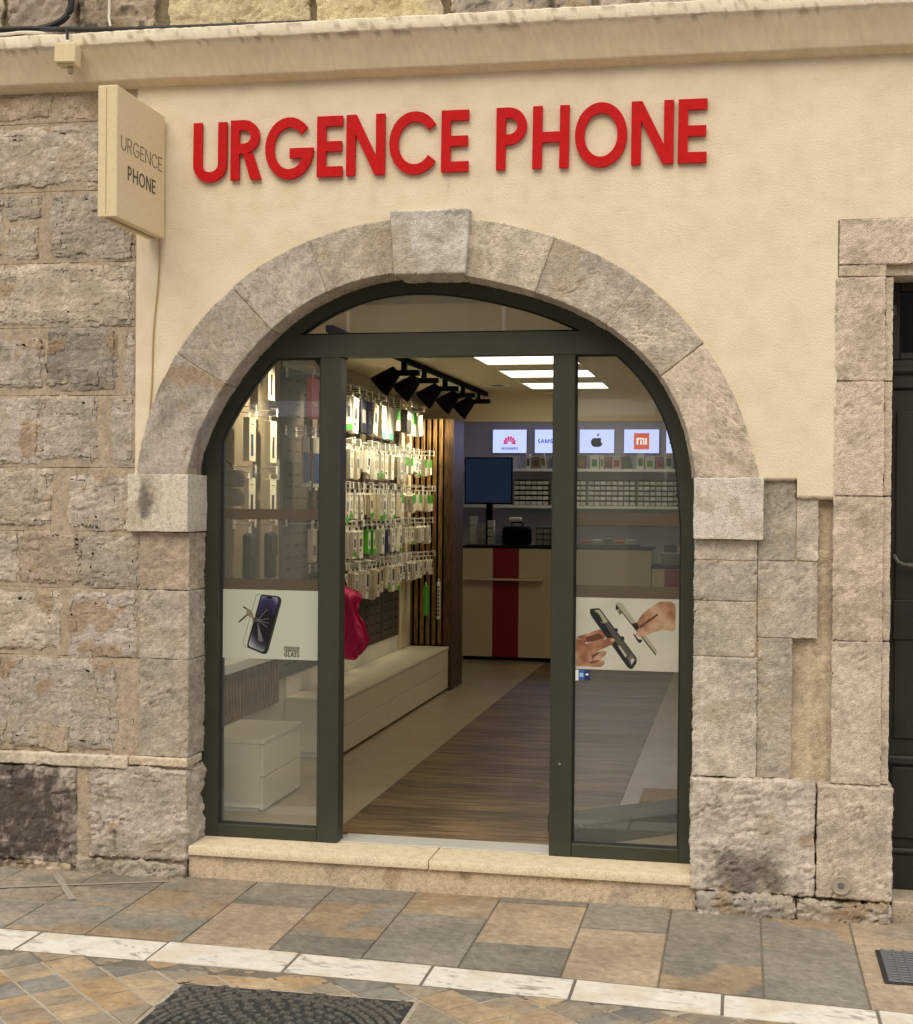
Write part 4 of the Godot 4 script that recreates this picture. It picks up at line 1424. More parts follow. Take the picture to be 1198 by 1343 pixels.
func build_posters() -> void:
	var gz := FZ - 0.0278
	# cracked phone under a hammer
	var im := Image.create(514, 375, false, Image.FORMAT_RGB8)
	im.fill(s8(222, 226, 214))
	var S := func(l: Array) -> Array: return scaled(l, 78, 15, 0.5)
	# glass sheet before the phone
	for e in [[440, 68, 300, 600], [300, 600, 332, 645], [440, 68, 490, 66], [332, 645, 490, 672], [490, 672, 630, 160]]:
		var q: Array = S.call(e)
		stroke(im, q[0], q[1], 2.0, s8(70, 72, 70))
	fill(im, rounded(S.call([490, 62, 690, 82, 716, 120, 570, 690, 535, 720, 342, 645, 346, 600]), 16), s8(54, 52, 56))
	fill(im, rounded(S.call([494, 66, 682, 84, 690, 130, 545, 690, 512, 708, 350, 636, 352, 606]), 14), s8(16, 16, 18))
	var screen := func(x: int, y: int) -> Color:
		var t := y / 375.0
		var pale := s8(206, 208, 214)
		var violet := s8(74, 62, 128)
		var dark := s8(16, 14, 26)
		var d := Vector2(x - 240, (y - 150) * 0.62).length() / 100.0 + 0.12 * nB.get_noise_2d(x * 0.01, y * 0.01)
		if t < 0.36:
			return dark.lerp(violet, clampf(d * 1.3, 0, 1)).lerp(pale, clampf((d - 0.62) * 3.0, 0, 1))
		return dark.lerp(s8(66, 70, 88), clampf((d - 0.7) * 3.0, 0, 1)).lerp(pale, clampf((d - 0.98) * 3.0, 0, 1))
	fill(im, rounded(S.call([500, 76, 668, 92, 678, 126, 536, 672, 510, 692, 362, 630, 362, 604]), 12), Color.BLACK, screen)
	fill(im, rounded(S.call([556, 84, 614, 88, 610, 112, 552, 106]), 6), s8(10, 10, 12))
	fill(im, S.call([452, 350, 520, 575, 466, 575]), s8(128, 124, 128))
	for e in [[455, 345, 555, 230], [455, 345, 580, 325], [455, 345, 575, 378], [455, 345, 560, 420], [455, 345, 520, 270], [455, 345, 430, 300]]:
		var q: Array = S.call(e)
		stroke(im, q[0], q[1], 1.6, s8(206, 200, 198))
	fill(im, S.call([290, 205, 310, 200, 350, 225, 350, 245]), s8(70, 58, 48))
	fill(im, rounded(S.call([340, 225, 372, 228, 405, 275, 412, 320, 455, 335, 460, 358, 405, 372, 396, 322, 350, 302, 330, 292]), 6), s8(150, 138, 124))
	fill(im, S.call([405, 318, 455, 335, 460, 358, 405, 374]), s8(96, 84, 74))
	fill(im, S.call([330, 288, 346, 300, 258, 380, 246, 366]), s8(88, 76, 66))
	var p := thing("window_poster", "white window poster of a phone screen cracked by a hammer", "poster", Vector3.ZERO)
	put("print", sheet(-1.090, -0.629, 0.970, 1.288, gz), poster_mat(im), p)
	text_part(p, "GLASS", 0.020, Vector3(-0.755, 0.9935, gz + 0.0022), M.print_dark, "lettering", false, 0.072)
	text_part(p, "TEMPERED", 0.011, Vector3(-0.755, 1.0115, gz + 0.0022), M.print_dark, "lettering", false, 0.072)
	text_part(p, "PREMIUM", 0.011, Vector3(-0.755, 1.0245, gz + 0.0022), M.print_dark, "lettering", false, 0.072)

	# two hands opening a phone
	var jm := Image.create(498, 334, false, Image.FORMAT_RGB8)
	jm.fill(s8(226, 224, 212))
	for y in 334:
		for x in 498:
			var g := 0.05 * nA.get_noise_2d(x * 0.001, y * 0.001)
			jm.set_pixel(x, y, Color(0.885 + g, 0.878 + g, 0.832 + g))
	var R := func(l: Array) -> Array: return scaled(l, 95, 100, 0.5)
	var skin := s8(196, 150, 118)
	var skin2 := s8(176, 128, 98)
	var deep := s8(112, 70, 52)
	var flesh := func(x: int, y: int) -> Color:
		var f := nA.get_noise_2d(x * 0.0022, y * 0.0022) * 1.2 + nB.get_noise_2d(x * 0.0016, y * 0.0024) * 0.15 + 0.5
		return s8(158, 106, 78).lerp(s8(222, 182, 152), clampf(f, 0.0, 1.0))
	# hand that holds the body
	fill(jm, rounded(R.call([100, 470, 190, 440, 330, 392, 362, 412, 395, 470, 330, 500, 200, 520]), 10), skin, flesh)
	fill(jm, rounded(R.call([190, 470, 330, 430, 372, 470, 280, 505, 205, 515]), 10), deep)
	fill(jm, rounded(R.call([100, 480, 190, 510, 240, 640, 232, 742, 100, 742]), 8), skin, flesh)
	fill(jm, rounded(R.call([230, 620, 392, 588, 402, 622, 330, 682, 240, 690]), 14), skin, flesh)
	fill(jm, rounded(R.call([225, 690, 375, 672, 386, 706, 350, 744, 222, 744]), 14), skin, flesh)
	fill(jm, R.call([250, 640, 330, 600, 330, 612, 262, 668]), deep)
	fill(jm, R.call([238, 700, 330, 678, 330, 688, 244, 716]), deep)
	fill(jm, rounded(R.call([228, 206, 318, 196, 336, 208, 690, 652, 688, 694, 646, 756, 606, 744, 240, 262]), 10), s8(40, 40, 48))
	fill(jm, R.call([276, 214, 326, 212, 410, 318, 378, 336, 344, 330]), s8(186, 182, 150))
	fill(jm, R.call([284, 222, 330, 262, 366, 330, 330, 318]), s8(50, 46, 44))
	fill(jm, R.call([378, 336, 412, 320, 640, 606, 596, 650, 560, 622]), s8(96, 92, 84))
	fill(jm, R.call([506, 540, 526, 540, 594, 630, 578, 646]), s8(206, 202, 190))
	fill(jm, R.call([596, 652, 642, 608, 676, 660, 640, 726]), s8(120, 114, 104))
	fill(jm, R.call([630, 668, 652, 652, 668, 668, 640, 712]), s8(220, 218, 206))
	fill(jm, rounded(R.call([470, 380, 500, 376, 510, 404, 488, 416]), 6), s8(40, 40, 44))
	fill(jm, rounded(R.call([532, 452, 562, 452, 572, 486, 548, 494]), 6), s8(40, 40, 44))
	fill(jm, rounded(R.call([176, 560, 210, 524, 330, 498, 440, 466, 482, 482, 474, 512, 420, 548, 330, 588, 270, 628, 200, 626]), 14), skin, flesh)
	fill(jm, rounded(R.call([440, 470, 476, 480, 468, 506, 432, 500]), 8), s8(214, 176, 150))
	# hand that lifts the screen
	fill(jm, R.call([482, 140, 520, 138, 545, 152, 880, 574, 872, 618, 484, 168]), s8(188, 184, 162))
	fill(jm, R.call([484, 166, 490, 160, 876, 612, 868, 620]), s8(58, 56, 44))
	fill(jm, R.call([484, 168, 508, 190, 504, 214, 482, 206]), s8(34, 34, 34))
	fill(jm, R.call([500, 218, 524, 206, 542, 240, 520, 258]), s8(120, 118, 104))
	fill(jm, R.call([640, 332, 690, 320, 724, 366, 684, 394]), s8(52, 46, 42))
	fill(jm, rounded(R.call([686, 312, 756, 222, 900, 124, 1010, 118, 1056, 150, 1052, 396, 930, 382, 842, 408, 742, 456, 690, 452, 672, 420, 720, 380]), 14), skin, flesh)
	fill(jm, rounded(R.call([690, 330, 760, 250, 872, 200, 892, 240, 800, 300, 716, 372]), 8), skin, flesh)
	fill(jm, R.call([712, 352, 800, 290, 884, 232, 890, 250, 780, 330, 724, 374]), deep)
	fill(jm, rounded(R.call([676, 416, 716, 400, 740, 430, 722, 452, 690, 450]), 8), s8(214, 176, 154))
	fill(jm, rounded(R.call([648, 424, 668, 430, 702, 476, 742, 478, 732, 506, 706, 510]), 4), s8(44, 40, 34))
	fill(jm, R.call([692, 458, 736, 458, 728, 474, 704, 476]), s8(226, 224, 216))
	var r := thing("window_poster", "white window poster of two hands opening up a phone", "poster", Vector3.ZERO)
	put("print", sheet(0.551, 1.003, 0.970, 1.286, gz), poster_mat(jm), r)
	# little blue stickers under the poster
	var st := thing("window_sticker", "small blue and white sticker on the glass under the hands poster", "sticker", Vector3.ZERO)
	put("backing", sheet(0.550, 0.566, 0.919, 0.9665, gz), M.white, st)
	put("panel", sheet(0.5665, 0.592, 0.924, 0.9665, gz, 0.0018), mat(s8(52, 96, 170), 0.5), st)
	put("panel", sheet(0.5925, 0.616, 0.922, 0.965, gz, 0.002), mat(s8(26, 38, 96), 0.5), st)
	put("emblem", prismm(PackedVector2Array(arc(Vector2(0.604, 0.944), Vector2(0.007, 0.008), 0, PI, 12)), gz + 0.002, gz + 0.0032), M.white, st)
	put("emblem", sheet(0.571, 0.587, 0.936, 0.953, gz + 0.0018, 0.0014), mat(s8(150, 196, 226), 0.5), st)
	# grey film bands across the sidelights
	var film := mat(Color(0.34, 0.30, 0.24, 0.82), 0.6)
	film.transparency = BaseMaterial3D.TRANSPARENCY_ALPHA
	for e in [[-1.090, -0.629, 1.613, 1.661, "upper grey film band across the glass above the hammer poster"], [-1.090, -0.629, 1.2895, 1.339, "lower grey film band along the top of the hammer poster"], [0.551, 1.003, 1.604, 1.661, "upper grey film band across the glass above the hands poster"], [0.551, 1.003, 1.2875, 1.340, "lower grey film band along the top of the hands poster"]]:
		tag(put("window_film", sheet(e[0], e[1], e[2], e[3], gz, 0.0008), film), e[4], "window film", "film bands on the sidelights")

# ---------------------------------------------------------------- the room
const FL := 0.145
const CE := 2.615

func build_room() -> void:
	var fl := struct("shop_floor", boxm(Vector3(-2.0, 0.02, -9.3), Vector3(1.7, FL - 0.006, -0.37)), M.gasket)
	# planks across the aisle
	var z := -0.385
	var k := 0
	while z > -7.6:
		var w := 0.125
		for e in [[-0.600, 0.659]]:
			put("plank", boxm(Vector3(e[0], FL - 0.006, z - w + 0.0015), Vector3(e[1], FL, z), 0.001), [M.plank, M.plank2, M.plank, M.plank3, M.plank2][(k * 2 + int(e[0] > -0.5)) % 5], fl)
		z -= w
		k += 1
	for side in [[-1.45, -0.6015], [0.6605, 1.45]]:
		var zz := -0.385
		while zz > -7.6:
			put("tile", boxm(Vector3(side[0], FL - 0.006, zz - 1.197), Vector3(side[1], FL - 0.0002, zz), 0.001), M.tile, fl)
			zz -= 1.2
	put("tile", boxm(Vector3(-2.0, FL - 0.006, -9.3), Vector3(1.7, FL - 0.0002, -7.79), 0.001), M.tile, fl)
	struct("wall_side", boxm(Vector3(-1.60, 0.02, -6.0), Vector3(-1.45, 2.75, -0.38)), M.wall_in)
	struct("wall_side", boxm(Vector3(1.45, 0.02, -9.3), Vector3(1.60, 2.75, -0.38)), M.wall_in)
	struct("wall_side", boxm(Vector3(-2.10, 0.02, -9.3), Vector3(-1.95, 2.75, -6.0)), M.wall_in)
	struct("wall_nib", boxm(Vector3(-1.95, 0.02, -6.0), Vector3(-1.60, 2.75, -5.9)), M.wall_in)
	struct("wall_back", boxm(Vector3(-2.1, 0.02, -9.3), Vector3(1.6, 2.75, -9.0)), M.grey_wall)
	struct("ceiling", boxm(Vector3(-2.15, CE, -9.35), Vector3(1.65, 2.78, -0.38)), M.ceiling)
	struct("wall_header", boxm(Vector3(-1.45, 2.382, -6.0), Vector3(1.45, CE, -5.86)), M.ceiling)
	# marble doorsill
	tag(put("doorsill", boxm(Vector3(-0.522, 0.1452, -0.36), Vector3(0.444, 0.1500, -0.205), 0.001), textured(s8(214, 212, 206), 0.4, M.slab.albedo_texture, null, Vector3(3, 3, 9))), "grey veined marble doorsill between the posts of the doorway", "doorsill")

func panel_light(z0: float, z1: float, where: String) -> void:
	var x0 := -0.405
	var x1 := 0.232
	var p := thing("ceiling_panel_light", "square glowing ceiling panel, " + where, "ceiling light", Vector3((x0 + x1) / 2, CE, (z0 + z1) / 2), "glowing square ceiling panels")
	var hx := (x1 - x0) / 2
	var hz := absf(z1 - z0) / 2
	var m := MB.new()
	for e in [[-hx, -hz, hx, -hz + 0.012], [-hx, hz - 0.012, hx, hz], [-hx, -hz + 0.012, -hx + 0.012, hz - 0.012], [hx - 0.012, -hz + 0.012, hx, hz - 0.012]]:
		m.box(Vector3(e[0], -0.010, e[1]), Vector3(e[2], -0.0005, e[3]))
	put("frame", m.mesh(), M.white, p)
	put("diffuser", boxm(Vector3(-hx + 0.012, -0.006, -hz + 0.012), Vector3(hx - 0.012, -0.001, hz - 0.012)), glow(s8(255, 252, 236), 0.9), p)
	var l := AreaLight3D.new()
	l.name = "panel_glow"
	l.area_size = Vector2(hx * 1.9, hz * 1.9)
	l.light_energy = 0.125
	l.light_color = Color(1.0, 0.93, 0.73)
	l.shadow_enabled = true
	p.add_child(l)
	l.position = Vector3(0, -0.012, 0)
	l.rotation_degrees = Vector3(-90, 0, 0)

func build_fixtures() -> void:
	panel_light(-2.67, -3.21, "first behind the doorway")
	panel_light(-3.62, -4.19, "middle one of the row")
	panel_light(-4.655, -5.23, "last one before the dropped beam")
	panel_light(-7.75, -8.30, "over the workbench behind the dropped beam")
	# lighting track with its lamps
	var t := thing("lighting_track", "black lighting track along the ceiling above the display wall", "lighting track", Vector3(-0.85, CE, 0))
	put("rail", boxm(Vector3(-0.018, -0.032, -5.66), Vector3(0.018, -0.0005, -1.2), 0.002), M.black, t)
	put("feed_box", boxm(Vector3(-0.02, -0.038, -1.1995), Vector3(0.02, -0.0005, -1.08), 0.003), M.black, t)
	var where := ["second from the street", "third from the street", "fourth from the street", "fifth from the street", "last before the dropped beam", "nearest to the street"]
	var zs := [-2.74, -3.31, -4.0, -4.65, -5.3, -1.55]
	for i in 6:
		var h := thing("track_spotlight", "black flared spotlight on the ceiling track, " + where[i], "spotlight", Vector3(-0.85, CE - 0.032, zs[i]), "spotlights on the ceiling track")
		put("adapter", boxm(Vector3(-0.016, -0.050, -0.02), Vector3(0.016, -0.0005, 0.02), 0.002), M.black, h)
		put("arm", boxm(Vector3(-0.09, -0.086, -0.018), Vector3(0.10, -0.050, 0.018), 0.004), M.black, h)
		put("arm_end", boxm(Vector3(0.1002, -0.084, -0.016), Vector3(0.112, -0.053, 0.016), 0.002), M.steel, h)
		var ax := Vector3(-0.74, -0.67, 0.0).normalized()
		var at := Vector3(-0.085, -0.085, 0)
		var bs := Basis(ax.cross(Vector3(0, 0, 1)), ax, Vector3(0, 0, 1)).orthonormalized()
		var m := MB.new()
		m.lathe([Vector2(0, -0.05), Vector2(0.036, -0.05), Vector2(0.040, -0.04), Vector2(0.080, 0.105), Vector2(0.075, 0.105), Vector2(0.042, 0.02), Vector2(0, 0.02)], 20, Transform3D(bs, at))
		put("shade", m.mesh(), M.black, h)
		var lens := MB.new()
		lens.lathe([Vector2(0.040, 0.028), Vector2(0, 0.030)], 16, Transform3D(bs, at))
		put("lens", lens.mesh(), glow(s8(255, 240, 205), 2.0), h)
		var l := SpotLight3D.new()
		l.name = "beam"
		l.light_energy = 0.46
		l.light_color = Color(1.0, 0.95, 0.80)
		l.light_size = 0.04
		l.spot_angle = 44.0
		l.spot_range = 8.0
		l.spot_angle_attenuation = 0.8
		l.shadow_enabled = true
		h.add_child(l)
		l.position = at + ax * 0.06
		l.basis = Basis.looking_at(ax + Vector3(0, -0.1, 0.12), Vector3(0, 0, 1))
	# small round fittings in the ceiling
	for e in [[0.55, -4.2, "round white ceiling speaker beside the middle light panel"], [-0.62, -4.9, "round recessed ceiling spot beside the black track"]]:
		var m := MB.new()
		m.lathe([Vector2(0, -0.006), Vector2(0.075, -0.006), Vector2(0.095, -0.010), Vector2(0.105, -0.0005)], 24)
		var c := thing("ceiling_fitting", e[2], "ceiling fitting", Vector3(e[0], CE, e[1]))
		put("ring", m.mesh(), M.white, c)
		var n := MB.new()
		n.lathe([Vector2(0, -0.008), Vector2(0.055, -0.0075)], 20)
		put("insert", n.mesh(), M.gasket, c)

# ---------------------------------------------------------------- side door of the house
func build_side_door() -> void:
	var d := thing("side_door", "dark olive panelled house door deep in its stone surround", "door", Vector3(1.862, 0.0, -0.20))
	put("leaf", boxm(Vector3(0.0, 0.088, -0.06), Vector3(1.10, 2.192, -0.004), 0.003), M.door, d)
	put("plinth_board", boxm(Vector3(0.012, 0.09, -0.004), Vector3(1.09, 0.235, 0.014), 0.004), M.door, d)
	put("rail", boxm(Vector3(0.012, 0.236, -0.004), Vector3(1.09, 0.262, 0.022), 0.008), M.door, d)
	put("panel", boxm(Vector3(0.028, 0.30, -0.004), Vector3(1.05, 0.605, 0.012), 0.010), M.door, d)
	put("rail", boxm(Vector3(0.012, 0.612, -0.004), Vector3(1.09, 0.650, 0.020), 0.008), M.door, d)
	put("panel", boxm(Vector3(0.035, 0.72, -0.004), Vector3(1.05, 2.10, 0.008), 0.008), M.door, d)
	put("transom_rail", boxm(Vector3(0.0, 2.193, -0.06), Vector3(1.10, 2.315, 0.012), 0.006), M.door, d)
	put("moulding", boxm(Vector3(0.0, 2.255, 0.0125), Vector3(1.10, 2.290, 0.034), 0.010), M.door, d)
	var tr := put("transom_frame", boxm(Vector3(0.0, 2.316, -0.06), Vector3(0.045, 2.640, 0.004), 0.004), M.door, d)
	put("transom_frame", boxm(Vector3(0.046, 2.605, -0.06), Vector3(1.10, 2.640, 0.002), 0.004), M.door, d)
	put("transom_frame", boxm(Vector3(0.046, 2.316, -0.06), Vector3(1.10, 2.345, 0.002), 0.004), M.door, d)
	put("pane", boxm(Vector3(0.046, 2.346, -0.040), Vector3(1.10, 2.604, -0.034)), M.dark_glass, d)
	put("hinge", boxm(Vector3(0.012, 2.50, 0.005), Vector3(0.030, 2.545, 0.014), 0.003), M.iron, d)
	put("letter_plate", boxm(Vector3(0.030, 1.14, 0.009), Vector3(0.30, 1.305, 0.018), 0.003), M.door, d)
	put("keyhole", boxm(Vector3(0.085, 1.235, 0.0182), Vector3(0.093, 1.262, 0.0200), 0.001), M.gasket, d)
	put("lock_edge", boxm(Vector3(0.004, 1.18, 0.0), Vector3(0.020, 1.31, 0.026), 0.003), M.steel, d)
	var hd := put("handle", tubem(smooth_path([Vector3(0.032, 1.492, 0.012), Vector3(0.034, 1.484, 0.045), Vector3(0.046, 1.466, 0.056), Vector3(0.075, 1.455, 0.056), Vector3(0.16, 1.450, 0.056), Vector3(0.25, 1.456, 0.056), Vector3(0.27, 1.48, 0.010)]), 0.008, 8), M.iron, d)
	for k in 9:
		var m := MB.new()
		m.lathe([Vector2(0.0085, -0.005), Vector2(0.0125, 0.0), Vector2(0.0085, 0.005)], 10, Transform3D(Basis(Vector3(0, 0, 1), PI / 2), Vector3(0.085 + 0.016 * k, 1.4515 + 0.00005 * (k - 4) * (k - 4), 0.056)))
		put("bead", m.mesh(), M.iron, hd)
	tag(put("door_threshold", blk(Vector3(1.88, -0.04, -0.30), Vector3(3.2, 0.087, 0.005), 0.03, 0.006, 0.004, 1, Color(0.37, 0.31, 0.24), "flrt"), M.stone), "worn stone threshold under the dark house door", "threshold")
	struct("wall_hall", boxm(Vector3(1.75, -0.05, -0.62), Vector3(3.2, 2.7, -0.58)), M.gasket)

# ---------------------------------------------------------------- ironwork of the street
func build_street_iron() -> void:
	var mh := thing("manhole_cover", "square cast iron manhole cover with a round studded lid", "manhole cover", Vector3(-0.23, -0.004, 1.73))
	put("bed", boxm(Vector3(-0.428, -0.05, -0.428), Vector3(0.428, -0.006, 0.428), 0.004), mat(s8(190, 176, 150), 0.95), mh)
	put("frame", boxm(Vector3(-0.420, -0.04, -0.420), Vector3(0.420, 0.0, 0.420), 0.006), M.iron_dark, mh)
	var r0 := 0.335
	var lid := MB.new()
	lid.lathe([Vector2(r0 - 0.008, 0.0035), Vector2(0.0, 0.0035)], 48)
	put("lid", lid.mesh(), M.iron_dark, mh)
	var gap := MB.new()
	gap.lathe([Vector2(r0 + 0.006, 0.0012), Vector2(r0 - 0.008, 0.0012)], 48)
	put("lid_gap", gap.mesh(), M.gasket, mh)
	var rimm := MB.new()
	rimm.lathe([Vector2(r0 + 0.022, 0.0), Vector2(r0 + 0.020, 0.006), Vector2(r0 + 0.008, 0.006), Vector2(r0 + 0.006, 0.0)], 48)
	put("rim", rimm.mesh(), M.iron, mh)
	var st := MB.new()
	for ring in 9:
		var rr := 0.03 + ring * 0.035
		var n := maxi(5, int(TAU * rr / 0.052))
		for k in n:
			var a := TAU * (k + 0.5 * (ring % 2)) / n
			stud(st, rr, a, 0.017 if (k + ring) % 3 else 0.011, 0.010, 0.0035)
	for ring in 7:
		var rr := r0 + 0.040 + ring * 0.035
		var n := int(TAU * rr / 0.066)
		for k in n:
			var a := TAU * (k + 0.5 * (ring % 2)) / n
			var p := Vector2(cos(a), sin(a)) * rr
			if maxf(absf(p.x), absf(p.y)) < 0.402:
				stud(st, rr, a, 0.026, 0.0115, 0.0)
	var sd := put("studs", st.mesh(), M.iron, mh)
	sd.set_meta("kind", "stuff")
	for s in [-1, 1]:
		var hole := MB.new()
		hole.lathe([Vector2(0.016, 0.0045), Vector2(0.0, 0.0045)], 14, Transform3D(Basis.IDENTITY, Vector3(s * 0.22, 0, -0.10)))
		put("key_hole", hole.mesh(), M.gasket, mh)
	# drain grating by the house door
	var g := thing("drain_grating", "small dark woven metal drain grating set in the pavement slabs", "drain grating", Vector3(1.965, 0.002, 0.585))
	put("frame", boxm(Vector3(-0.185, -0.03, -0.19), Vector3(0.185, 0.003, 0.19), 0.003), M.iron_dark, g)
	for k in 13:
		put("bar", boxm(Vector3(-0.170, 0.003, -0.176 + k * 0.0285), Vector3(0.170, 0.009, -0.160 + k * 0.0285), 0.002), M.grille, g)
	for k in 9:
		put("cross_bar", boxm(Vector3(-0.168 + k * 0.040, 0.0055, -0.176), Vector3(-0.156 + k * 0.040, 0.0125, 0.182), 0.002), M.grille, g)
	# survey disc on the pier
	var m := thing("survey_disc", "small round metal survey disc fixed to the stone pier base", "disc", Vector3(1.677, 0.150, 0.040))
	var disc := MB.new()
	var tr := Transform3D(Basis(Vector3.RIGHT, PI / 2), Vector3.ZERO)
	disc.lathe([Vector2(0.040, -0.010), Vector2(0.040, 0.004), Vector2(0.036, 0.007), Vector2(0.030, 0.005), Vector2(0.0, 0.005)], 24, tr)
	put("plate", disc.mesh(), textured(s8(176, 164, 146), 0.6, M.slab.albedo_texture, null, Vector3(9, 9, 9)), m)
	var ins := MB.new()
	ins.lathe([Vector2(0.014, 0.005), Vector2(0.012, 0.009), Vector2(0.0, 0.010)], 16, tr)
	put("boss", ins.mesh(), M.steel, m)

func stud(m: MB, r: float, a: float, half_len: float, half_w: float, y: float) -> void:
	var d := Vector3(cos(a), 0, sin(a))
	var t := Vector3(-d.z, 0, d.x)
	var c := d * r
	var p := []
	for s in [[-1, -1], [1, -1], [1, 1], [-1, 1]]:
		p.append(c + t * half_len * s[0] + d * half_w * s[1])
	var lo := Vector3(0, y, 0)
	var hi := Vector3(0, y + 0.006, 0)
	var mid := c + Vector3(0, y - 0.004, 0)
	for i in 4:
		var a0: Vector3 = p[i]
		var a1: Vector3 = p[(i + 1) % 4]
		m.out(a0 + lo, a1 + lo, a1.lerp(c, 0.12) + hi, a0.lerp(c, 0.12) + hi, mid)
	m.out(p[0].lerp(c, 0.12) + hi, p[1].lerp(c, 0.12) + hi, p[2].lerp(c, 0.12) + hi, p[3].lerp(c, 0.12) + hi, mid)

# ---------------------------------------------------------------- display wall with hanging goods
var pack_cache := {}

func card(w: float, h: float, d: float, col: Color) -> Array:
	var key := "%.3f %.3f %.3f %s" % [w, h, d, col.to_html()]
	if not pack_cache.has(key):
		pack_cache[key] = [boxm(Vector3(-d, -h, -w / 2), Vector3(0, 0, w / 2), 0.0015), mat(col, 0.5)]
	return pack_cache[key]

var print_mats := {}
func ink(col: Color) -> StandardMaterial3D:
	if not print_mats.has(col):
		print_mats[col] = mat(col, 0.55)
	return print_mats[col]

# a pack that hangs with its face to the aisle (+x); at: middle of its top edge
func pack(called: String, label: String, category: String, group: String, at: Vector3, w: float, h: float, d: float, col: Color, art: Array, tilt := 0.0, tab := true) -> Node3D:
	var p := thing(called, label, category, at, group)
	p.rotation.x = tilt
	var cd := card(w, h, d, col)
	put("box", cd[0], cd[1], p)
	for a in art:   # [z0, z1, y0, y1, colour] in shares of the face
		put("print", boxm(Vector3(0.0, -h * a[3], w * (0.5 - a[1])), Vector3(0.0012, -h * a[2], w * (0.5 - a[0]))), ink(a[4]), p)
	if tab:
		put("hang_tab", boxm(Vector3(-d * 0.6, 0.0, -0.016), Vector3(-d * 0.6 + 0.0016, 0.030, 0.016)), M.hook, p)
	return p

func hook_mesh(len: float) -> ArrayMesh:
	var m := MB.new()
	m.tube([Vector3(0, 0, 0), Vector3(len - 0.01, 0, 0), Vector3(len, 0.008, 0)], 0.003, 5)
	m.tube([Vector3(0, 0.030, 0), Vector3(len - 0.02, 0.030, 0), Vector3(len, 0.026, 0)], 0.0022, 5)
	m.box(Vector3(-0.004, -0.02, -0.02), Vector3(0.001, 0.04, 0.02))
	m.box(Vector3(len, -0.006, -0.013), Vector3(len + 0.004, 0.036, 0.013), 0.001)
	m.box(Vector3(len - 0.030, 0.0365, -0.013), Vector3(len + 0.004, 0.041, 0.013), 0.001)
	return m.mesh()

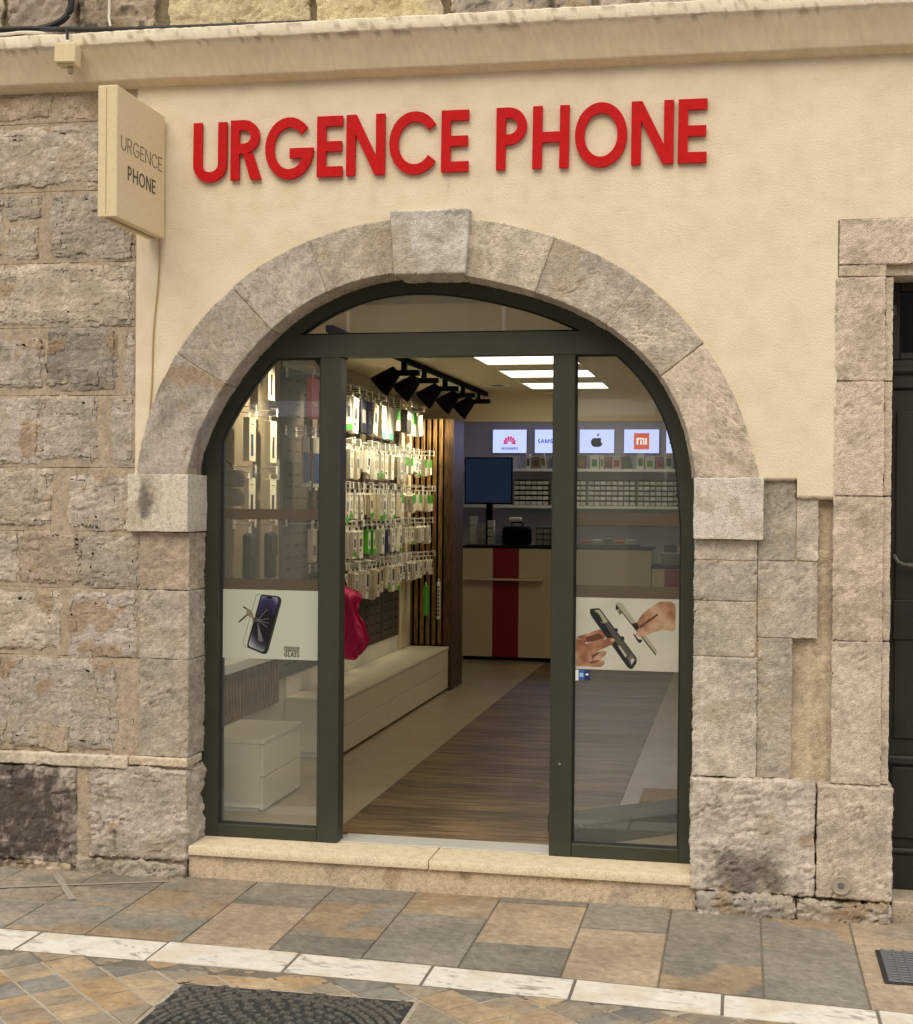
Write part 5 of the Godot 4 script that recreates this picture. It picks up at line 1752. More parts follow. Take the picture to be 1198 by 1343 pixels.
func build_display_wall() -> void:
	var wx := -1.43
	var pb := thing("pegboard_wall", "dark slotted display boards of the accessory wall", "display wall", Vector3(-1.45, 0, 0))
	var panels := [[-2.03, -2.62], [-2.64, -3.23], [-3.25, -3.84], [-3.86, -4.45], [-4.47, -5.02]]
	for e in panels:
		var pn := put("panel", boxm(Vector3(0.0005, 0.63, e[1]), Vector3(0.02, 2.50, e[0]), 0.002), M.peg, pb)
		var sl := MB.new()
		var y := 0.70
		while y < 2.45:
			var z: float = e[1] + 0.06
			while z < e[0] - 0.10:
				sl.box(Vector3(0.0195, y, z), Vector3(0.0206, y + 0.010, z + 0.085))
				z += 0.16
			y += 0.072
		var so := put("slots", sl.mesh(), M.slot, pn)
		so.set_meta("kind", "stuff")
	put("top_rail", boxm(Vector3(0.0005, 2.501, -5.02), Vector3(0.03, 2.545, -2.03), 0.002), M.steel, pb)
	put("end_post", boxm(Vector3(0.0005, 0.506, -5.37), Vector3(0.03, 2.60, -5.03), 0.002), M.cream, pb)
	put("skirting", boxm(Vector3(0.0005, 0.506, -5.02), Vector3(0.012, 0.629, -2.2), 0.002), M.shelf_white, pb)
	for e in [[2.462, -2.14, 0.17], [2.112, -2.13, 0.12], [2.112, -2.33, 0.12], [1.562, -2.15, 0.17]]:
		put("hook", hook_mesh(e[2]), M.hook, pb, Vector3(0.021, e[0], e[1]))
	var rows := [2.43, 2.07, 1.785, 1.53, 1.255]
	var W := s8(236, 232, 218)
	var C := s8(222, 212, 188)
	var N := s8(70, 168, 36)
	var K := s8(30, 28, 30)
	var rowname := ["topmost", "second", "third", "fourth", "lowest"]
	var packs := 0
	for r in 5:
		var z := -2.62 - 0.05 * (r % 2)
		var nh := 0
		while z > -5.32:
			nh += 1
			var long: float = [0.17, 0.22, 0.22, 0.20, 0.20][r] * rng.randf_range(0.75, 1.1)
			put("hook", hook_mesh(long), M.hook, pb, Vector3(0.021 if z > -5.03 else 0.031, rows[r], z))
			var step := 0.135
			var far := z < -4.35
			var x := -1.43 + long - 0.012
			var big := r == 0
			if big:
				step = 0.20
			var w := (0.075 if not big else 0.13) * rng.randf_range(0.85, 1.15)
			var h := ([0.26, 0.185, 0.19, 0.18, 0.185][r] as float) * rng.randf_range(0.85, 1.05)
			if far:
				h *= 0.72
			var many := (3 if rng.randf() < 0.75 else 2) if r < 4 else 2
			if big:
				many = 1
			var kind := rng.randf()
			var col := W if kind < 0.75 else C
			var art := [[0.25, 0.75, 0.30, 0.62, [s8(60, 58, 60), s8(150, 150, 148), s8(96, 110, 150), s8(190, 176, 150)][rng.randi() % 4]]]
			var name := "white"
			art.append([0.2, 0.8, 0.08, 0.11, s8(110, 106, 100)])
			art.append([0.2, 0.6, 0.14, 0.16, s8(150, 146, 140)])
			if rng.randf() < 0.5:
				art.append([0.15, 0.55, 0.72, 0.80, s8(70, 68, 66)])
			if far and r < 3 and rng.randf() < 0.8:
				art = [[0.0, 1.0, 0.0, 0.5, N]]
				name = "white and green"
			elif rng.randf() < 0.28:
				art.append([0.0, 1.0, 0.82, 1.0, N])
				name = "green footed white"
			if r == 4 and rng.randf() < 0.6:
				art = [[0.2, 0.8, 0.1, 0.55, K], [0.15, 0.85, 0.65, 0.75, s8(160, 150, 140)]]
				name = "white and black"
			if r == 3 and nh in [7, 8]:
				col = s8(92, 190, 44)
				art = [[0.15, 0.85, 0.1, 0.8, W], [0.35, 0.65, 0.4, 0.65, K]]
				name = "bright green"
			elif rng.randf() < 0.07:
				col = s8(58, 54, 52)
				art = [[0.15, 0.85, 0.1, 0.4, s8(180, 176, 168)]]
				name = "dark grey"
			elif r == 3 and nh in [10]:
				col = s8(74, 84, 110)
				name = "slate blue"
			elif r == 0 and nh in [5, 6]:
				col = s8(34, 32, 40)
				art = [[0.2, 0.8, 0.3, 0.7, s8(130, 126, 124)]]
				name = "black"
			elif r == 1 and nh == 5:
				art = [[0.1, 0.9, 0.1, 0.9, s8(120, 118, 190)]]
				name = "violet printed"
			if r == 0 and nh in [8, 9]:
				art = [[0.0, 1.0, 0.80, 1.0, s8(110, 206, 190)]]
				name = "turquoise footed white"
			var dep := 0.028 if not big else 0.05
			var tilt := rng.randf_range(-0.08, 0.08) if rng.randf() < 0.6 else rng.randf_range(-0.3, 0.3)
			for q in many:
				if x - dep < -1.415:
					break
				var hq := h * (1.0 if q == 0 else rng.randf_range(0.82, 1.12))
				pack("accessory_pack", name + " accessory box on the " + rowname[r] + " hook row, " + ("toward the street" if z > -3.3 else ("halfway along the display wall" if z > -4.35 else "toward the slatted partition")), "package", "boxes hanging on the display wall", Vector3(x, rows[r] - 0.034, z + rng.randf_range(-0.012, 0.012)), w, hq, dep, col if q == 0 or rng.randf() < 0.6 else C, art if q == 0 else [], tilt + rng.randf_range(-0.02, 0.02))
				packs += 1
				x -= dep + 0.004
			z -= step
	print("packs ", packs)
	# goods of their own look
	pack("accessory_pack", "red boxed accessory high on the display wall", "package", "", Vector3(-1.25, 2.43, -2.14), 0.15, 0.24, 0.03, s8(206, 36, 38), [[0.2, 0.8, 0.6, 0.68, s8(226, 190, 180)]])
	for e in [[-2.13, "blue phone sleeve hanging at the street end of the display wall"], [-2.33, "blue phone sleeve hanging beside the other blue sleeve"]]:
		pack("phone_sleeve", e[1], "phone sleeve", "blue phone sleeves", Vector3(-1.30, 2.08, e[0]), 0.13, 0.30, 0.012, s8(186, 176, 160), [[0.05, 0.95, 0.30, 0.92, s8(36, 58, 120)]])
	pack("accessory_pack", "tall pale box with a small picture near the lowest hook row", "package", "", Vector3(-1.25, 1.53, -2.15), 0.09, 0.20, 0.03, C, [[0.2, 0.8, 0.5, 0.8, s8(120, 112, 100)]])
	pack("accessory_pack", "bright green twin pack hanging low beside the slatted partition", "package", "", Vector3(-1.22, 1.02, -5.12), 0.12, 0.24, 0.02, N, [])
	var vt := pack("accessory_pack", "narrow white card with sideways black lettering hung low by the partition", "package", "", Vector3(-1.15, 1.04, -5.28), 0.05, 0.30, 0.02, W, [])
	for k in 8:
		var rg := MB.new()
		rg.lathe([Vector2(0.013, 0.0), Vector2(0.013, 0.0025), Vector2(0.006, 0.0025), Vector2(0.006, 0.0)], 10, Transform3D(Basis(Vector3(1, 0, 0), PI / 2), Vector3(-0.01, -0.04 - 0.032 * k, 0.025)))
		put("lettering", rg.mesh(), M.black, vt)
	# pink bag
	var bag := thing("shopping_bag", "crumpled bright pink bag hanging from a low hook of the display wall", "bag", Vector3(-1.19, 0.70, -2.66))
	var bm := blk(Vector3(-0.09, 0.0, -0.10), Vector3(0.09, 0.46, 0.10), 0.018, 0.05, 0.03, 2, Color.WHITE, "flrtbk", {"zres": 0.018, "tone": func(w, bs): return Color.WHITE, "map": func(p: Vector3) -> Vector3:
		var t := p.y / 0.46
		var k := 0.8 + 0.45 * exp(-pow((t - 0.84) / 0.10, 2.0)) - 0.12 * exp(-pow((t - 0.62) / 0.12, 2.0)) + 0.15 * exp(-pow((t - 0.2) / 0.25, 2.0)) - 0.6 * smoothstep(0.90, 1.0, t)
		var f := 0.05 * nB.get_noise_3d(p.x * 0.9, p.y * 0.4, p.z * 0.9)
		return Vector3(p.x * k + f + 0.03 * sin(t * 5.0), p.y, p.z * k + f)})
	var bagm := mat(s8(238, 44, 124), 0.6)
	put("body", bm, bagm, bag)
	put("strap", tubem(smooth_path([Vector3(-0.02, 0.44, 0.03), Vector3(-0.03, 0.50, 0.02), Vector3(-0.05, 0.535, 0.0), Vector3(-0.03, 0.50, -0.03), Vector3(-0.02, 0.44, -0.03)]), 0.008, 6), M.black, bag)

	# long low bench with drawers
	var bz := [-2.2, -3.4, -4.6, -5.38]
	var bench := thing("drawer_bench", "long low white drawer bench below the display wall", "cabinet", Vector3(-1.45, FL, 0))
	put("carcass", boxm(Vector3(0.001, 0.03, -5.38), Vector3(0.332, 0.338, -2.2), 0.002), M.cabinet, bench)
	put("plinth", boxm(Vector3(0.001, 0.0, -5.36), Vector3(0.31, 0.029, -2.22)), M.shelf_white, bench)
	put("top", boxm(Vector3(0.001, 0.339, -5.385), Vector3(0.355, 0.360, -2.195), 0.002), M.cabinet, bench)
	for i in 3:
		for r in 2:
			put("drawer", boxm(Vector3(0.333, 0.022 + r * 0.160, bz[i + 1] + 0.003), Vector3(0.352, 0.178 + r * 0.156, bz[i] - 0.003), 0.002), M.cabinet, bench)
	# small cabinet inside the sidelight
	var cab := thing("drawer_cabinet", "small white two drawer cabinet just inside the sidelight", "cabinet", Vector3(-1.45, FL, -0.695))
	put("carcass", boxm(Vector3(0.06, 0.02, -0.605), Vector3(0.374, 0.340, 0.0), 0.002), M.cabinet, cab)
	put("top", boxm(Vector3(0.05, 0.341, -0.61), Vector3(0.394, 0.362, 0.004), 0.002), M.cabinet, cab)
	for r in 2:
		put("drawer", boxm(Vector3(0.375, 0.012 + r * 0.166, -0.603), Vector3(0.392, 0.173 + r * 0.164, -0.002), 0.002), M.cabinet, cab)
	put("plinth", boxm(Vector3(0.07, 0.0, -0.59), Vector3(0.36, 0.019, -0.02)), M.shelf_white, cab)
	# slatted panel and shelf between the two
	var sp := thing("slat_panel", "low wooden slatted wall panel between bench and small cabinet", "wall panel", Vector3(-1.45, 0.5, 0))
	put("backing", boxm(Vector3(0.0005, 0.0, -2.02), Vector3(0.01, 0.27, -1.02)), M.black, sp)
	for k in 20:
		put("slat", boxm(Vector3(0.0105, 0.0, -2.01 + k * 0.0495), Vector3(0.030, 0.268, -1.985 + k * 0.0495), 0.002), M.wood, sp)
	var sh := thing("wall_shelf", "white wall shelf above the low slatted panel", "shelf", Vector3(-1.45, 0.79, 0))
	put("board", boxm(Vector3(0.0005, 0.0, -2.02), Vector3(0.10, 0.05, -0.95), 0.002), M.shelf_white, sh)
	put("upstand", boxm(Vector3(0.0005, 0.051, -2.02), Vector3(0.015, 0.20, -0.95), 0.002), M.shelf_white, sh)
	# fabric covered board with watch straps
	var db := thing("display_board", "beige fabric display board with watch strap boxes near the sidelight", "display board", Vector3(-1.45, 1.22, 0))
	put("board", boxm(Vector3(0.0005, 0.0, -2.02), Vector3(0.02, 1.37, -0.60), 0.003), M.board, db)
	put("edge_strip", boxm(Vector3(0.0205, 0.60, -1.985), Vector3(0.032, 0.72, -1.955), 0.002), M.shelf_white, db)
	for hk in [[0.955, -1.25], [0.955, -1.60], [1.305, -1.56], [0.63, -1.25], [0.63, -1.60], [0.345, -1.25], [0.345, -1.60]]:
		put("hook", hook_mesh(0.12), M.hook, db, Vector3(0.021, hk[0], hk[1]))
	var bx := -1.325
	for e in [[2.145, -1.25, 0.235, s8(52, 66, 108), "blue strap", "beside the brown strap box"], [2.145, -1.60, 0.235, s8(74, 52, 44), "brown strap", "beside the blue strap box"], [2.495, -1.56, 0.235, s8(40, 40, 42), "black strap", "above the others"], [1.82, -1.25, 0.235, s8(38, 36, 44), "black buckled strap", "below the blue one"], [1.82, -1.60, 0.235, s8(52, 46, 66), "violet strap", "below the brown one"]]:
		pack("watch_strap_box", "tall white box with a " + e[4] + " window, hung " + e[5], "package", "watch strap boxes on the beige board", Vector3(bx, e[0], e[1]), 0.105, e[2], 0.035, s8(240, 232, 204), [[0.28, 0.62, 0.38, 0.88, e[3]], [0.3, 0.7, 0.14, 0.16, s8(120, 112, 100)]])
	for e in [[-1.25, s8(44, 42, 42), "crumpled"], [-1.60, s8(52, 38, 30), "flat"]]:
		var g := thing("dark_pouch", e[2] + " dark pouch hanging on the lowest hook of the beige board", "pouch", Vector3(-1.34, 1.26, e[0]), "dark pouches on the beige board")
		put("body", blk(Vector3(-0.02, 0.0, -0.06), Vector3(0.02, 0.26, 0.06), 0.02, 0.015, 0.006 if e[2] == "crumpled" else 0.002, 2, Color.WHITE, "flrtbk", {"tone": func(w, bs): return Color.WHITE, "zres": 0.02}), mat(e[1], 0.8), g)
		put("flap", boxm(Vector3(0.0215, 0.13, -0.055), Vector3(0.026, 0.24, 0.055), 0.002), mat(e[1], 0.7), g)
		put("hang_tab", boxm(Vector3(-0.002, 0.262, -0.02), Vector3(0.002, 0.30, 0.02)), M.hook, g)
	# rolled cushion hung on the beige board
	var stn := thing("rolled_cushion", "beige rolled cushion hung on the beige board by the sidelight", "cushion", Vector3(-1.35, 1.66, -1.02))
	for k in 2:
		var c := MB.new()
		var prof := [Vector2(0, 0.01 + k * 0.098)]
		for a in 13:
			var t := PI * a / 12.0 - PI / 2
			prof.append(Vector2(0.042 + 0.026 * maxf(cos(t), 0.0), 0.055 + k * 0.098 + 0.046 * sin(t)))
		prof.append(Vector2(0, 0.10 + k * 0.098))
		c.lathe(prof, 20)
		put("roll", c.mesh(), M.board, stn)
	put("cord", tubem(smooth_path([Vector3(0, 0.20, 0), Vector3(-0.02, 0.235, 0), Vector3(-0.06, 0.25, 0)]), 0.004, 6), M.black, stn)
	# slatted partition
	var sl := thing("slat_partition", "tall wooden partition with upright slats at the end of the display wall", "partition", Vector3(-1.45, FL, -5.40))
	put("core", boxm(Vector3(0.001, 0.0, -0.455), Vector3(0.300, 2.236, -0.022)), M.black, sl)
	put("corner_board", boxm(Vector3(0.301, 0.0, -0.455), Vector3(0.375, 2.236, 0.0), 0.003), M.dark_wood, sl)
	for k in 6:
		put("slat", boxm(Vector3(0.006 + k * 0.050, 0.37 if k < 6 else 0.0, -0.0215), Vector3(0.036 + k * 0.050, 2.236, 0.004), 0.003), M.wood, sl)

# ---------------------------------------------------------------- back of the shop
func lightbox(label: String, x: float) -> Node3D:
	var b := thing("light_box", label, "light box sign", Vector3(x, 2.348, -8.998), "row of lit brand panels on the back wall")
	put("housing", boxm(Vector3(-0.186, -0.128, 0.0), Vector3(0.186, 0.128, 0.030), 0.003), M.steel, b)
	put("lit_face", boxm(Vector3(-0.182, -0.124, 0.0305), Vector3(0.182, 0.124, 0.034)), glow(s8(176, 188, 255), 0.6), b)
	var l := AreaLight3D.new()
	l.name = "face_glow"
	l.area_size = Vector2(0.35, 0.24)
	l.light_energy = 0.06
	l.light_color = Color(0.72, 0.78, 1.0)
	l.shadow_enabled = true
	b.add_child(l)
	l.position = Vector3(0, 0, 0.04)
	l.rotation_degrees = Vector3(0, 180, 0)
	return b

func emit_ink(col: Color) -> StandardMaterial3D:
	return glow(col, 0.4)

func build_back() -> void:
	var z := 0.0345
	# flower of petals
	var b := lightbox("lit panel with a red petal flower emblem", -1.19)
	var redm := emit_ink(s8(206, 18, 62))
	for k in 8:
		var a := PI * (k + 0.5) / 8.0
		var d := Vector2(cos(a), sin(a))
		var n := Vector2(-d.y, d.x)
		var o := Vector2(0.0, -0.032)
		var r0 := 0.018
		var r1 := 0.062 + 0.026 * sin(a)
		var w := 0.0115
		put("petal", prismm(PackedVector2Array([o + d * r0, o + d * lerpf(r0, r1, 0.5) - n * w * 0.7, o + d * lerpf(r0, r1, 0.85) - n * w, o + d * r1 - n * w * 0.4, o + d * r1 + n * w * 0.4, o + d * lerpf(r0, r1, 0.85) + n * w, o + d * lerpf(r0, r1, 0.5) + n * w * 0.7]), z, z + 0.002), redm, b)
	text_part(b, "HUAWEI", 0.026, Vector3(0, -0.078, z + 0.001), emit_ink(s8(30, 30, 70)), "lettering", false, 0.175)
	b = lightbox("lit panel with plain blue capital lettering, partly behind a post", -0.735)
	text_part(b, "SAMSUNG", 0.040, Vector3(0, 0.0, z + 0.001), emit_ink(s8(20, 60, 170)), "lettering", false, 0.30)
	b = lightbox("lit panel with a black bitten apple emblem", -0.255)
	var ap := PackedVector2Array()
	var bite := Vector2(0.072, 0.004)
	var body := PackedVector2Array()
	for k in 48:
		var a := TAU * k / 48.0
		var r := 0.058 + 0.006 * cos(2.0 * a) - 0.010 * pow(maxf(0.0, sin(a)), 14.0) - 0.006 * pow(maxf(0.0, -sin(a)), 18.0)
		body.append(Vector2(cos(a) * r * (1.0 - 0.10 * maxf(0.0, -sin(a))), sin(a) * r * 1.02 - 0.012))
	var bites := arc(bite, Vector2(0.030, 0.030), 0.0, TAU - 0.01, 24)
	var cut = Geometry2D.clip_polygons(body, bites)
	for q in cut:
		put("emblem", prismm(q, z, z + 0.002), M.black, b)
	put("emblem", prismm(PackedVector2Array([Vector2(0.0, 0.050), Vector2(0.004, 0.068), Vector2(0.018, 0.082), Vector2(0.026, 0.084), Vector2(0.022, 0.066), Vector2(0.010, 0.054)]), z, z + 0.002), M.black, b)
	b = lightbox("lit panel with an orange square emblem and white letters", 0.215)
	put("emblem", boxm(Vector3(-0.080, -0.086, z), Vector3(0.080, 0.086, z + 0.002)), emit_ink(s8(206, 84, 44)), b)
	var wh := emit_ink(s8(255, 250, 240))
	for e in [[-0.052, -0.034, -0.036, 0.036], [-0.034, 0.016, 0.020, 0.036], [-0.013, 0.003, -0.036, 0.010], [0.016, 0.030, -0.036, 0.030], [0.040, 0.056, -0.036, 0.036]]:
		put("lettering", boxm(Vector3(e[0], e[2], z + 0.002), Vector3(e[1], e[3], z + 0.0035)), wh, b)
	b = lightbox("lit panel with blue serif lettering at the end of the row", 0.655)
	text_part(b, "SONY", 0.055, Vector3(0, 0.0, z + 0.001), emit_ink(s8(24, 40, 120)), "lettering", true, 0.31)

	# shelves along the back wall
	for e in [[2.028, "upper white shelf on the back wall, under the lit panels", 0.16], [1.640, "lower white shelf on the back wall, under the parts bins", 0.30]]:
		var s := thing("wall_shelf", e[1], "shelf", Vector3(0, e[0], -9.0), "long shelves on the back wall")
		put("board", boxm(Vector3(-1.9, 0.0, 0.0005), Vector3(1.4, 0.022, e[2]), 0.002), M.shelf_white, s)
		put("edge", boxm(Vector3(-1.9, -0.004, e[2] + 0.0005), Vector3(1.4, 0.026, e[2] + 0.006), 0.001), M.white, s)
	# boxes on the upper shelf
	var x := -1.0
	var kinds := [[s8(212, 204, 190), "pale"], [s8(96, 84, 72), "dark brown"], [s8(178, 168, 152), "grey"], [s8(140, 112, 88), "tan"], [s8(206, 196, 176), "cream"]]
	var nm := 0
	while x < 0.95:
		var w := rng.randf_range(0.04, 0.10)
		var hh := rng.randf_range(0.13, 0.17)
		var kd: Array = kinds[(nm * 3 + int(x * 10.0 + 20.0)) % 5]
		var lean := 0.0 if nm % 5 != 2 else rng.randf_range(-0.25, 0.25)
		var q := thing("phone_box", kd[1] + " phone box standing on the upper back shelf", "box", Vector3(x + w / 2, 2.0505 + absf(sin(lean)) * w * 0.5, -8.93), "boxes standing on the upper back shelf")
		put("carton", boxm(Vector3(-w / 2, 0, -0.03), Vector3(w / 2, hh, 0.03), 0.002), ink(kd[0]), q)
		put("print", boxm(Vector3(-w * 0.3, hh * 0.2, 0.0302), Vector3(w * 0.3, hh * 0.7, 0.0312)), ink(s8(70 + 20 * (nm % 4), 64 + 18 * (nm % 5), 60)), q)
		q.rotation.z = lean
		x += w + (0.012 if lean == 0.0 else 0.05)
		nm += 1
	# racks of parts bins
	var binm := MB.new()
	binm.box(Vector3(-0.026, 0.0, 0.0), Vector3(0.026, 0.008, 0.06))
	binm.box(Vector3(-0.026, 0.0085, 0.045), Vector3(0.026, 0.036, 0.06), 0.002)
	binm.box(Vector3(-0.026, 0.0085, 0.0), Vector3(-0.023, 0.034, 0.0445))
	binm.box(Vector3(0.023, 0.0085, 0.0), Vector3(0.026, 0.034, 0.0445))
	var bm := binm.mesh()
	for e in [[-1.13, 6, "beside the hanging monitor"], [-0.73, 6, "second from the monitor"], [-0.335, 8, "third from the monitor"], [0.185, 7, "farthest from the monitor"]]:
		var rk := thing("parts_bin_rack", "dark rack of small white parts bins, " + e[2], "bin rack", Vector3(e[0], 1.6625, -8.95), "racks of parts bins")
		var wd: float = e[1] * 0.062
		put("back_plate", boxm(Vector3(0, 0, -0.03), Vector3(wd, 0.275, -0.012), 0.001), M.black, rk)
		for r in 5:
			for k in int(e[1]):
				put("bin", bm, ink([s8(206, 202, 190), s8(190, 184, 170), s8(216, 212, 202)][(r + k * 2) % 3]), rk, Vector3(0.031 + k * 0.062, 0.008 + r * 0.054, -0.0115))
	# things on the lower shelf
	var wc := thing("desk_camera", "small white ball shaped camera on the lower back shelf", "camera", Vector3(0.735, 1.6625, -8.80))
	var wm := MB.new()
	var pr := [Vector2(0, 0.0), Vector2(0.03, 0.0), Vector2(0.03, 0.03), Vector2(0.012, 0.035)]
	for a in 11:
		var t := PI * a / 10.0 - PI / 2
		pr.append(Vector2(0.045 * cos(t), 0.08 + 0.045 * sin(t)))
	wm.lathe(pr, 16)
	put("ball", wm.mesh(), M.white, wc)
	var ln := MB.new()
	ln.lathe([Vector2(0.024, 0.0), Vector2(0.024, 0.045), Vector2(0, 0.047)], 14, Transform3D(Basis(Vector3.RIGHT, PI / 2), Vector3(0, 0.082, 0.0)))
	put("lens", ln.mesh(), M.black, wc)
	var mic := thing("microscope", "dark bench microscope with a slanted arm beside the ball camera", "microscope", Vector3(0.63, 1.6625, -8.85))
	put("base", boxm(Vector3(-0.05, 0, -0.06), Vector3(0.05, 0.02, 0.06), 0.004), M.black, mic)
	put("column", boxm(Vector3(-0.02, 0.0205, -0.05), Vector3(0.02, 0.17, -0.015), 0.004), M.black, mic)
	put("arm", tubem([Vector3(-0.05, 0.12, 0.0), Vector3(0.14, 0.19, 0.0)], 0.016, 8), M.black, mic)
	put("eyepiece", tubem([Vector3(0.0, 0.172, -0.03), Vector3(0.0, 0.22, -0.01)], 0.014, 8), M.black, mic)

	# service counter
	var ct := thing("service_counter", "cream service counter with a dark red stripe down its front", "counter", Vector3(-1.43, FL, -7.65))
	put("front_panel", boxm(Vector3(0.0, 0.035, -0.02), Vector3(0.299, 1.10, 0.0), 0.002), M.cream, ct)
	put("stripe", boxm(Vector3(0.3, 0.035, -0.02), Vector3(0.556, 1.10, 0.001), 0.001), M.dark_red, ct)
	put("front_panel", boxm(Vector3(0.557, 0.035, -0.02), Vector3(1.84, 1.10, 0.0), 0.002), M.cream, ct)
	put("body", boxm(Vector3(0.002, 0.035, -0.50), Vector3(1.838, 1.099, -0.0205)), M.shelf_white, ct)
	put("plinth", boxm(Vector3(0.01, 0.0, -0.49), Vector3(1.83, 0.034, -0.015)), M.black, ct)
	put("worktop", boxm(Vector3(-0.01, 1.101, -0.52), Vector3(1.85, 1.122, 0.012), 0.003), M.black, ct)
	put("ledge", boxm(Vector3(0.02, 0.790, 0.0015), Vector3(0.80, 0.806, 0.14), 0.003), M.cream, ct)
	var c2 := thing("side_counter", "second lower cream counter with a dark red panel beyond the service counter", "counter", Vector3(0.42, FL, -7.60))
	put("body", boxm(Vector3(0.0, 0.03, -0.5), Vector3(1.0, 0.93, 0.0), 0.002), M.cream, c2)
	put("stripe", boxm(Vector3(0.12, 0.25, 0.0005), Vector3(0.26, 0.92, 0.004), 0.001), M.dark_red, c2)
	put("plinth", boxm(Vector3(0.01, 0.0, -0.49), Vector3(0.99, 0.029, -0.02)), M.black, c2)
	put("worktop", boxm(Vector3(-0.01, 0.931, -0.51), Vector3(1.01, 0.955, 0.02), 0.003), M.black, c2)
	var ty := FL + 1.1222
	# monitor on an arm
	var mo := thing("monitor", "large dark monitor on a pole behind the counter, beside the partition", "monitor", Vector3(-1.205, 1.675, -7.78))
	put("case", boxm(Vector3(-0.24, 0.0, -0.04), Vector3(0.24, 0.465, 0.0), 0.004), M.black, mo)
	put("screen", boxm(Vector3(-0.228, 0.016, 0.0005), Vector3(0.228, 0.452, 0.002)), glow(s8(30, 46, 66), 0.22), mo)
	put("pole", boxm(Vector3(-0.03, ty - 1.675, -0.10), Vector3(0.03, 0.30, -0.045), 0.003), M.black, mo)
	# goods on the worktop
	var bagb := thing("black_case", "black padded case standing on the service counter", "case", Vector3(-0.93, ty, -7.90))
	put("body", blk(Vector3(-0.14, 0.0, -0.10), Vector3(0.14, 0.19, 0.10), 0.03, 0.03, 0.006, 2, Color.WHITE, "flrtk", {"tone": func(w, bs): return Color.WHITE}), M.black, bagb)
	put("handle", tubem(smooth_path([Vector3(-0.05, 0.185, 0), Vector3(-0.05, 0.225, 0), Vector3(0.05, 0.225, 0), Vector3(0.05, 0.185, 0)]), 0.008, 6), M.black, bagb)
	var rol := thing("paper_roll", "white paper roll lying on top of the black case", "paper roll", Vector3(-0.95, ty + 0.236, -7.90))
	put("roll", tubem([Vector3(-0.06, 0.022, 0), Vector3(0.06, 0.022, 0)], 0.022, 14), M.white, rol)
	var org := thing("drawer_organiser", "small clear drawer organiser on the service counter", "organiser", Vector3(-0.63, ty, -7.86))
	put("case", boxm(Vector3(-0.11, 0.0, -0.08), Vector3(0.11, 0.175, 0.0), 0.003), M.gasket, org)
	for r in 3:
		for k in 3:
			put("drawer", boxm(Vector3(-0.102 + k * 0.070, 0.008 + r * 0.056, 0.0005), Vector3(-0.040 + k * 0.070, 0.054 + r * 0.056, 0.010), 0.003), ink(s8(150, 152, 146)), org)
	put("lid", boxm(Vector3(-0.11, 0.1755, -0.08), Vector3(0.11, 0.185, 0.0), 0.002), ink(s8(70, 110, 60)), org)
	var k := 0
	for e in [[-1.36, 0.30, 0.07, s8(206, 200, 184), "tall cream"], [-1.27, 0.22, 0.08, s8(150, 140, 124), "grey brown"], [-1.18, 0.26, 0.07, s8(190, 182, 168), "pale grey"], [-1.10, 0.15, 0.06, s8(96, 112, 140), "blue grey"]]:
		var q := thing("packed_rack", e[4] + " rack of small packets on the service counter below the monitor", "rack", Vector3(e[0], ty, -7.83))
		put("stand", boxm(Vector3(-e[2] / 2, 0, -0.06), Vector3(e[2] / 2, 0.012, 0.06), 0.002), M.steel, q)
		for r in 3:
			put("packet", boxm(Vector3(-e[2] * 0.45, 0.0125 + r * e[1] / 3.2, -0.04), Vector3(e[2] * 0.45, 0.0125 + (r + 0.9) * e[1] / 3.2, 0.03 + 0.008 * r), 0.003), ink(e[3].lightened(0.12 * r)), q)
		k += 1
	var dk := thing("cash_terminal", "grey till with a small round mirror on the side counter", "till", Vector3(0.62, FL + 0.9552, -7.85))
	put("case", boxm(Vector3(-0.13, 0, -0.1), Vector3(0.13, 0.12, 0.1), 0.008), ink(s8(140, 140, 136)), dk)
	put("display", boxm(Vector3(-0.10, 0.121, -0.06), Vector3(0.02, 0.20, -0.03), 0.004), ink(s8(60, 64, 70)), dk)
	var ring := MB.new()
	ring.lathe([Vector2(0.028, 0.0), Vector2(0.034, 0.004), Vector2(0.034, 0.010), Vector2(0.022, 0.012), Vector2(0, 0.011)], 18, Transform3D(Basis(Vector3.RIGHT, PI / 2), Vector3(0.07, 0.160, 0.0)))
	put("mirror", ring.mesh(), M.white, dk)
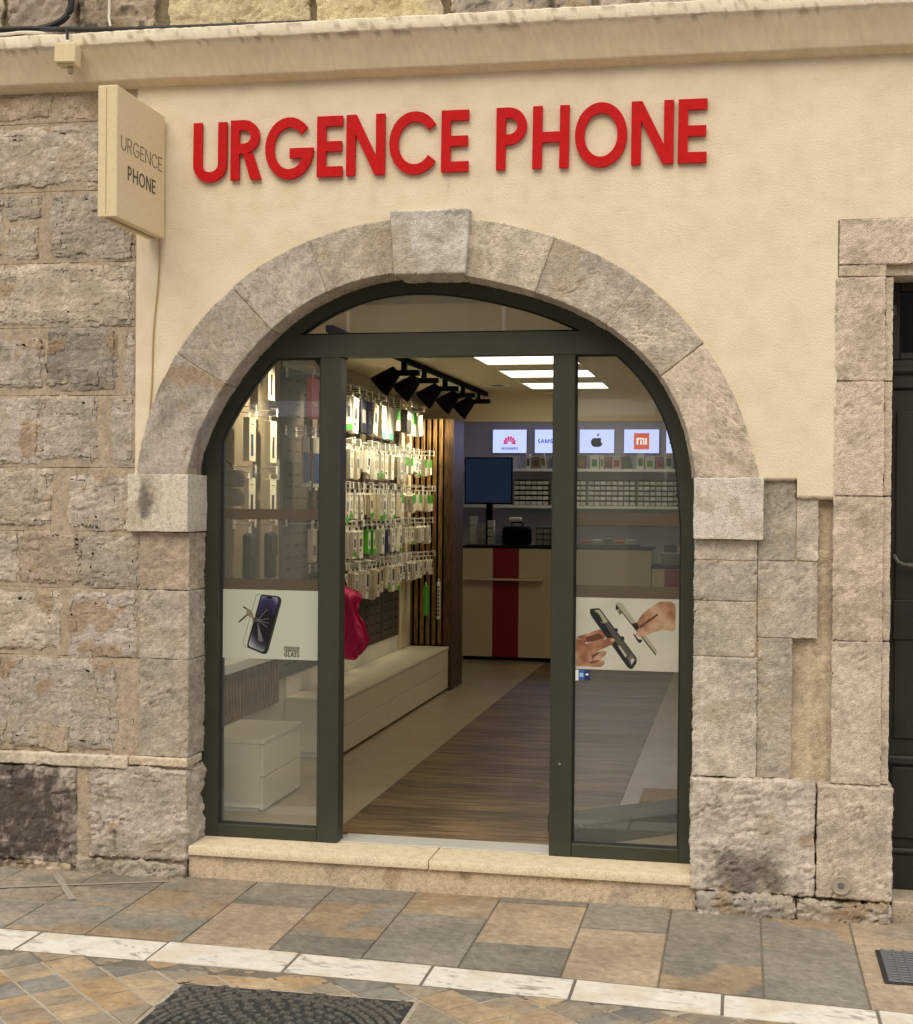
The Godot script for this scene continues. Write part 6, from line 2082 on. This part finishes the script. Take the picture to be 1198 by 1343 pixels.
	var bl := thing("blue_box", "dark blue storage box beside the grey till", "box", Vector3(0.90, FL + 0.9552, -7.85))
	put("body", boxm(Vector3(-0.12, 0, -0.12), Vector3(0.12, 0.15, 0.12), 0.006), ink(s8(52, 58, 92)), bl)
	put("lid", boxm(Vector3(-0.125, 0.1505, -0.125), Vector3(0.125, 0.172, 0.125), 0.004), ink(s8(66, 72, 108)), bl)
	var wl := thing("flat_tray", "flat dark tray with red and white packets on the service counter", "tray", Vector3(-0.02, ty, -7.9))
	put("tray", boxm(Vector3(-0.30, 0, -0.10), Vector3(0.30, 0.03, 0.10), 0.004), ink(s8(70, 66, 60)), wl)
	for q in 5:
		put("packet", boxm(Vector3(-0.27 + q * 0.11, 0.0305, -0.07), Vector3(-0.18 + q * 0.11, 0.06 + 0.01 * (q % 3), 0.06), 0.003), ink([s8(186, 60, 52), s8(206, 200, 188), s8(120, 116, 106)][q % 3]), wl)
	# low turned platform inside the other sidelight
	var pf := thing("low_platform", "low dark platform standing askew behind the sidelight with the hands poster", "platform", Vector3(0.80, FL, -0.78))
	pf.rotation.y = 0.71
	put("deck", boxm(Vector3(-0.42, 0.0, -0.16), Vector3(0.42, 0.085, 0.16), 0.004), ink(s8(58, 58, 56)), pf)
	put("edge", boxm(Vector3(-0.42, 0.0855, 0.13), Vector3(0.42, 0.098, 0.16), 0.002), ink(s8(40, 40, 40)), pf)
	var wb := thing("wood_block", "pale wooden plinth behind the low dark platform", "plinth", Vector3(1.02, FL, -1.32))
	put("block", boxm(Vector3(-0.25, 0.0, -0.16), Vector3(0.25, 0.06, 0.16), 0.004), M.wood, wb)
	var gb := thing("grey_carton", "grey green carton standing on the pale wooden plinth", "carton", Vector3(1.10, FL + 0.0605, -1.34))
	put("body", boxm(Vector3(-0.10, 0.0, -0.10), Vector3(0.10, 0.26, 0.10), 0.004), ink(s8(120, 126, 114)), gb)
	put("tape", boxm(Vector3(-0.02, 0.2602, -0.10), Vector3(0.02, 0.2612, 0.10)), M.cream, gb)
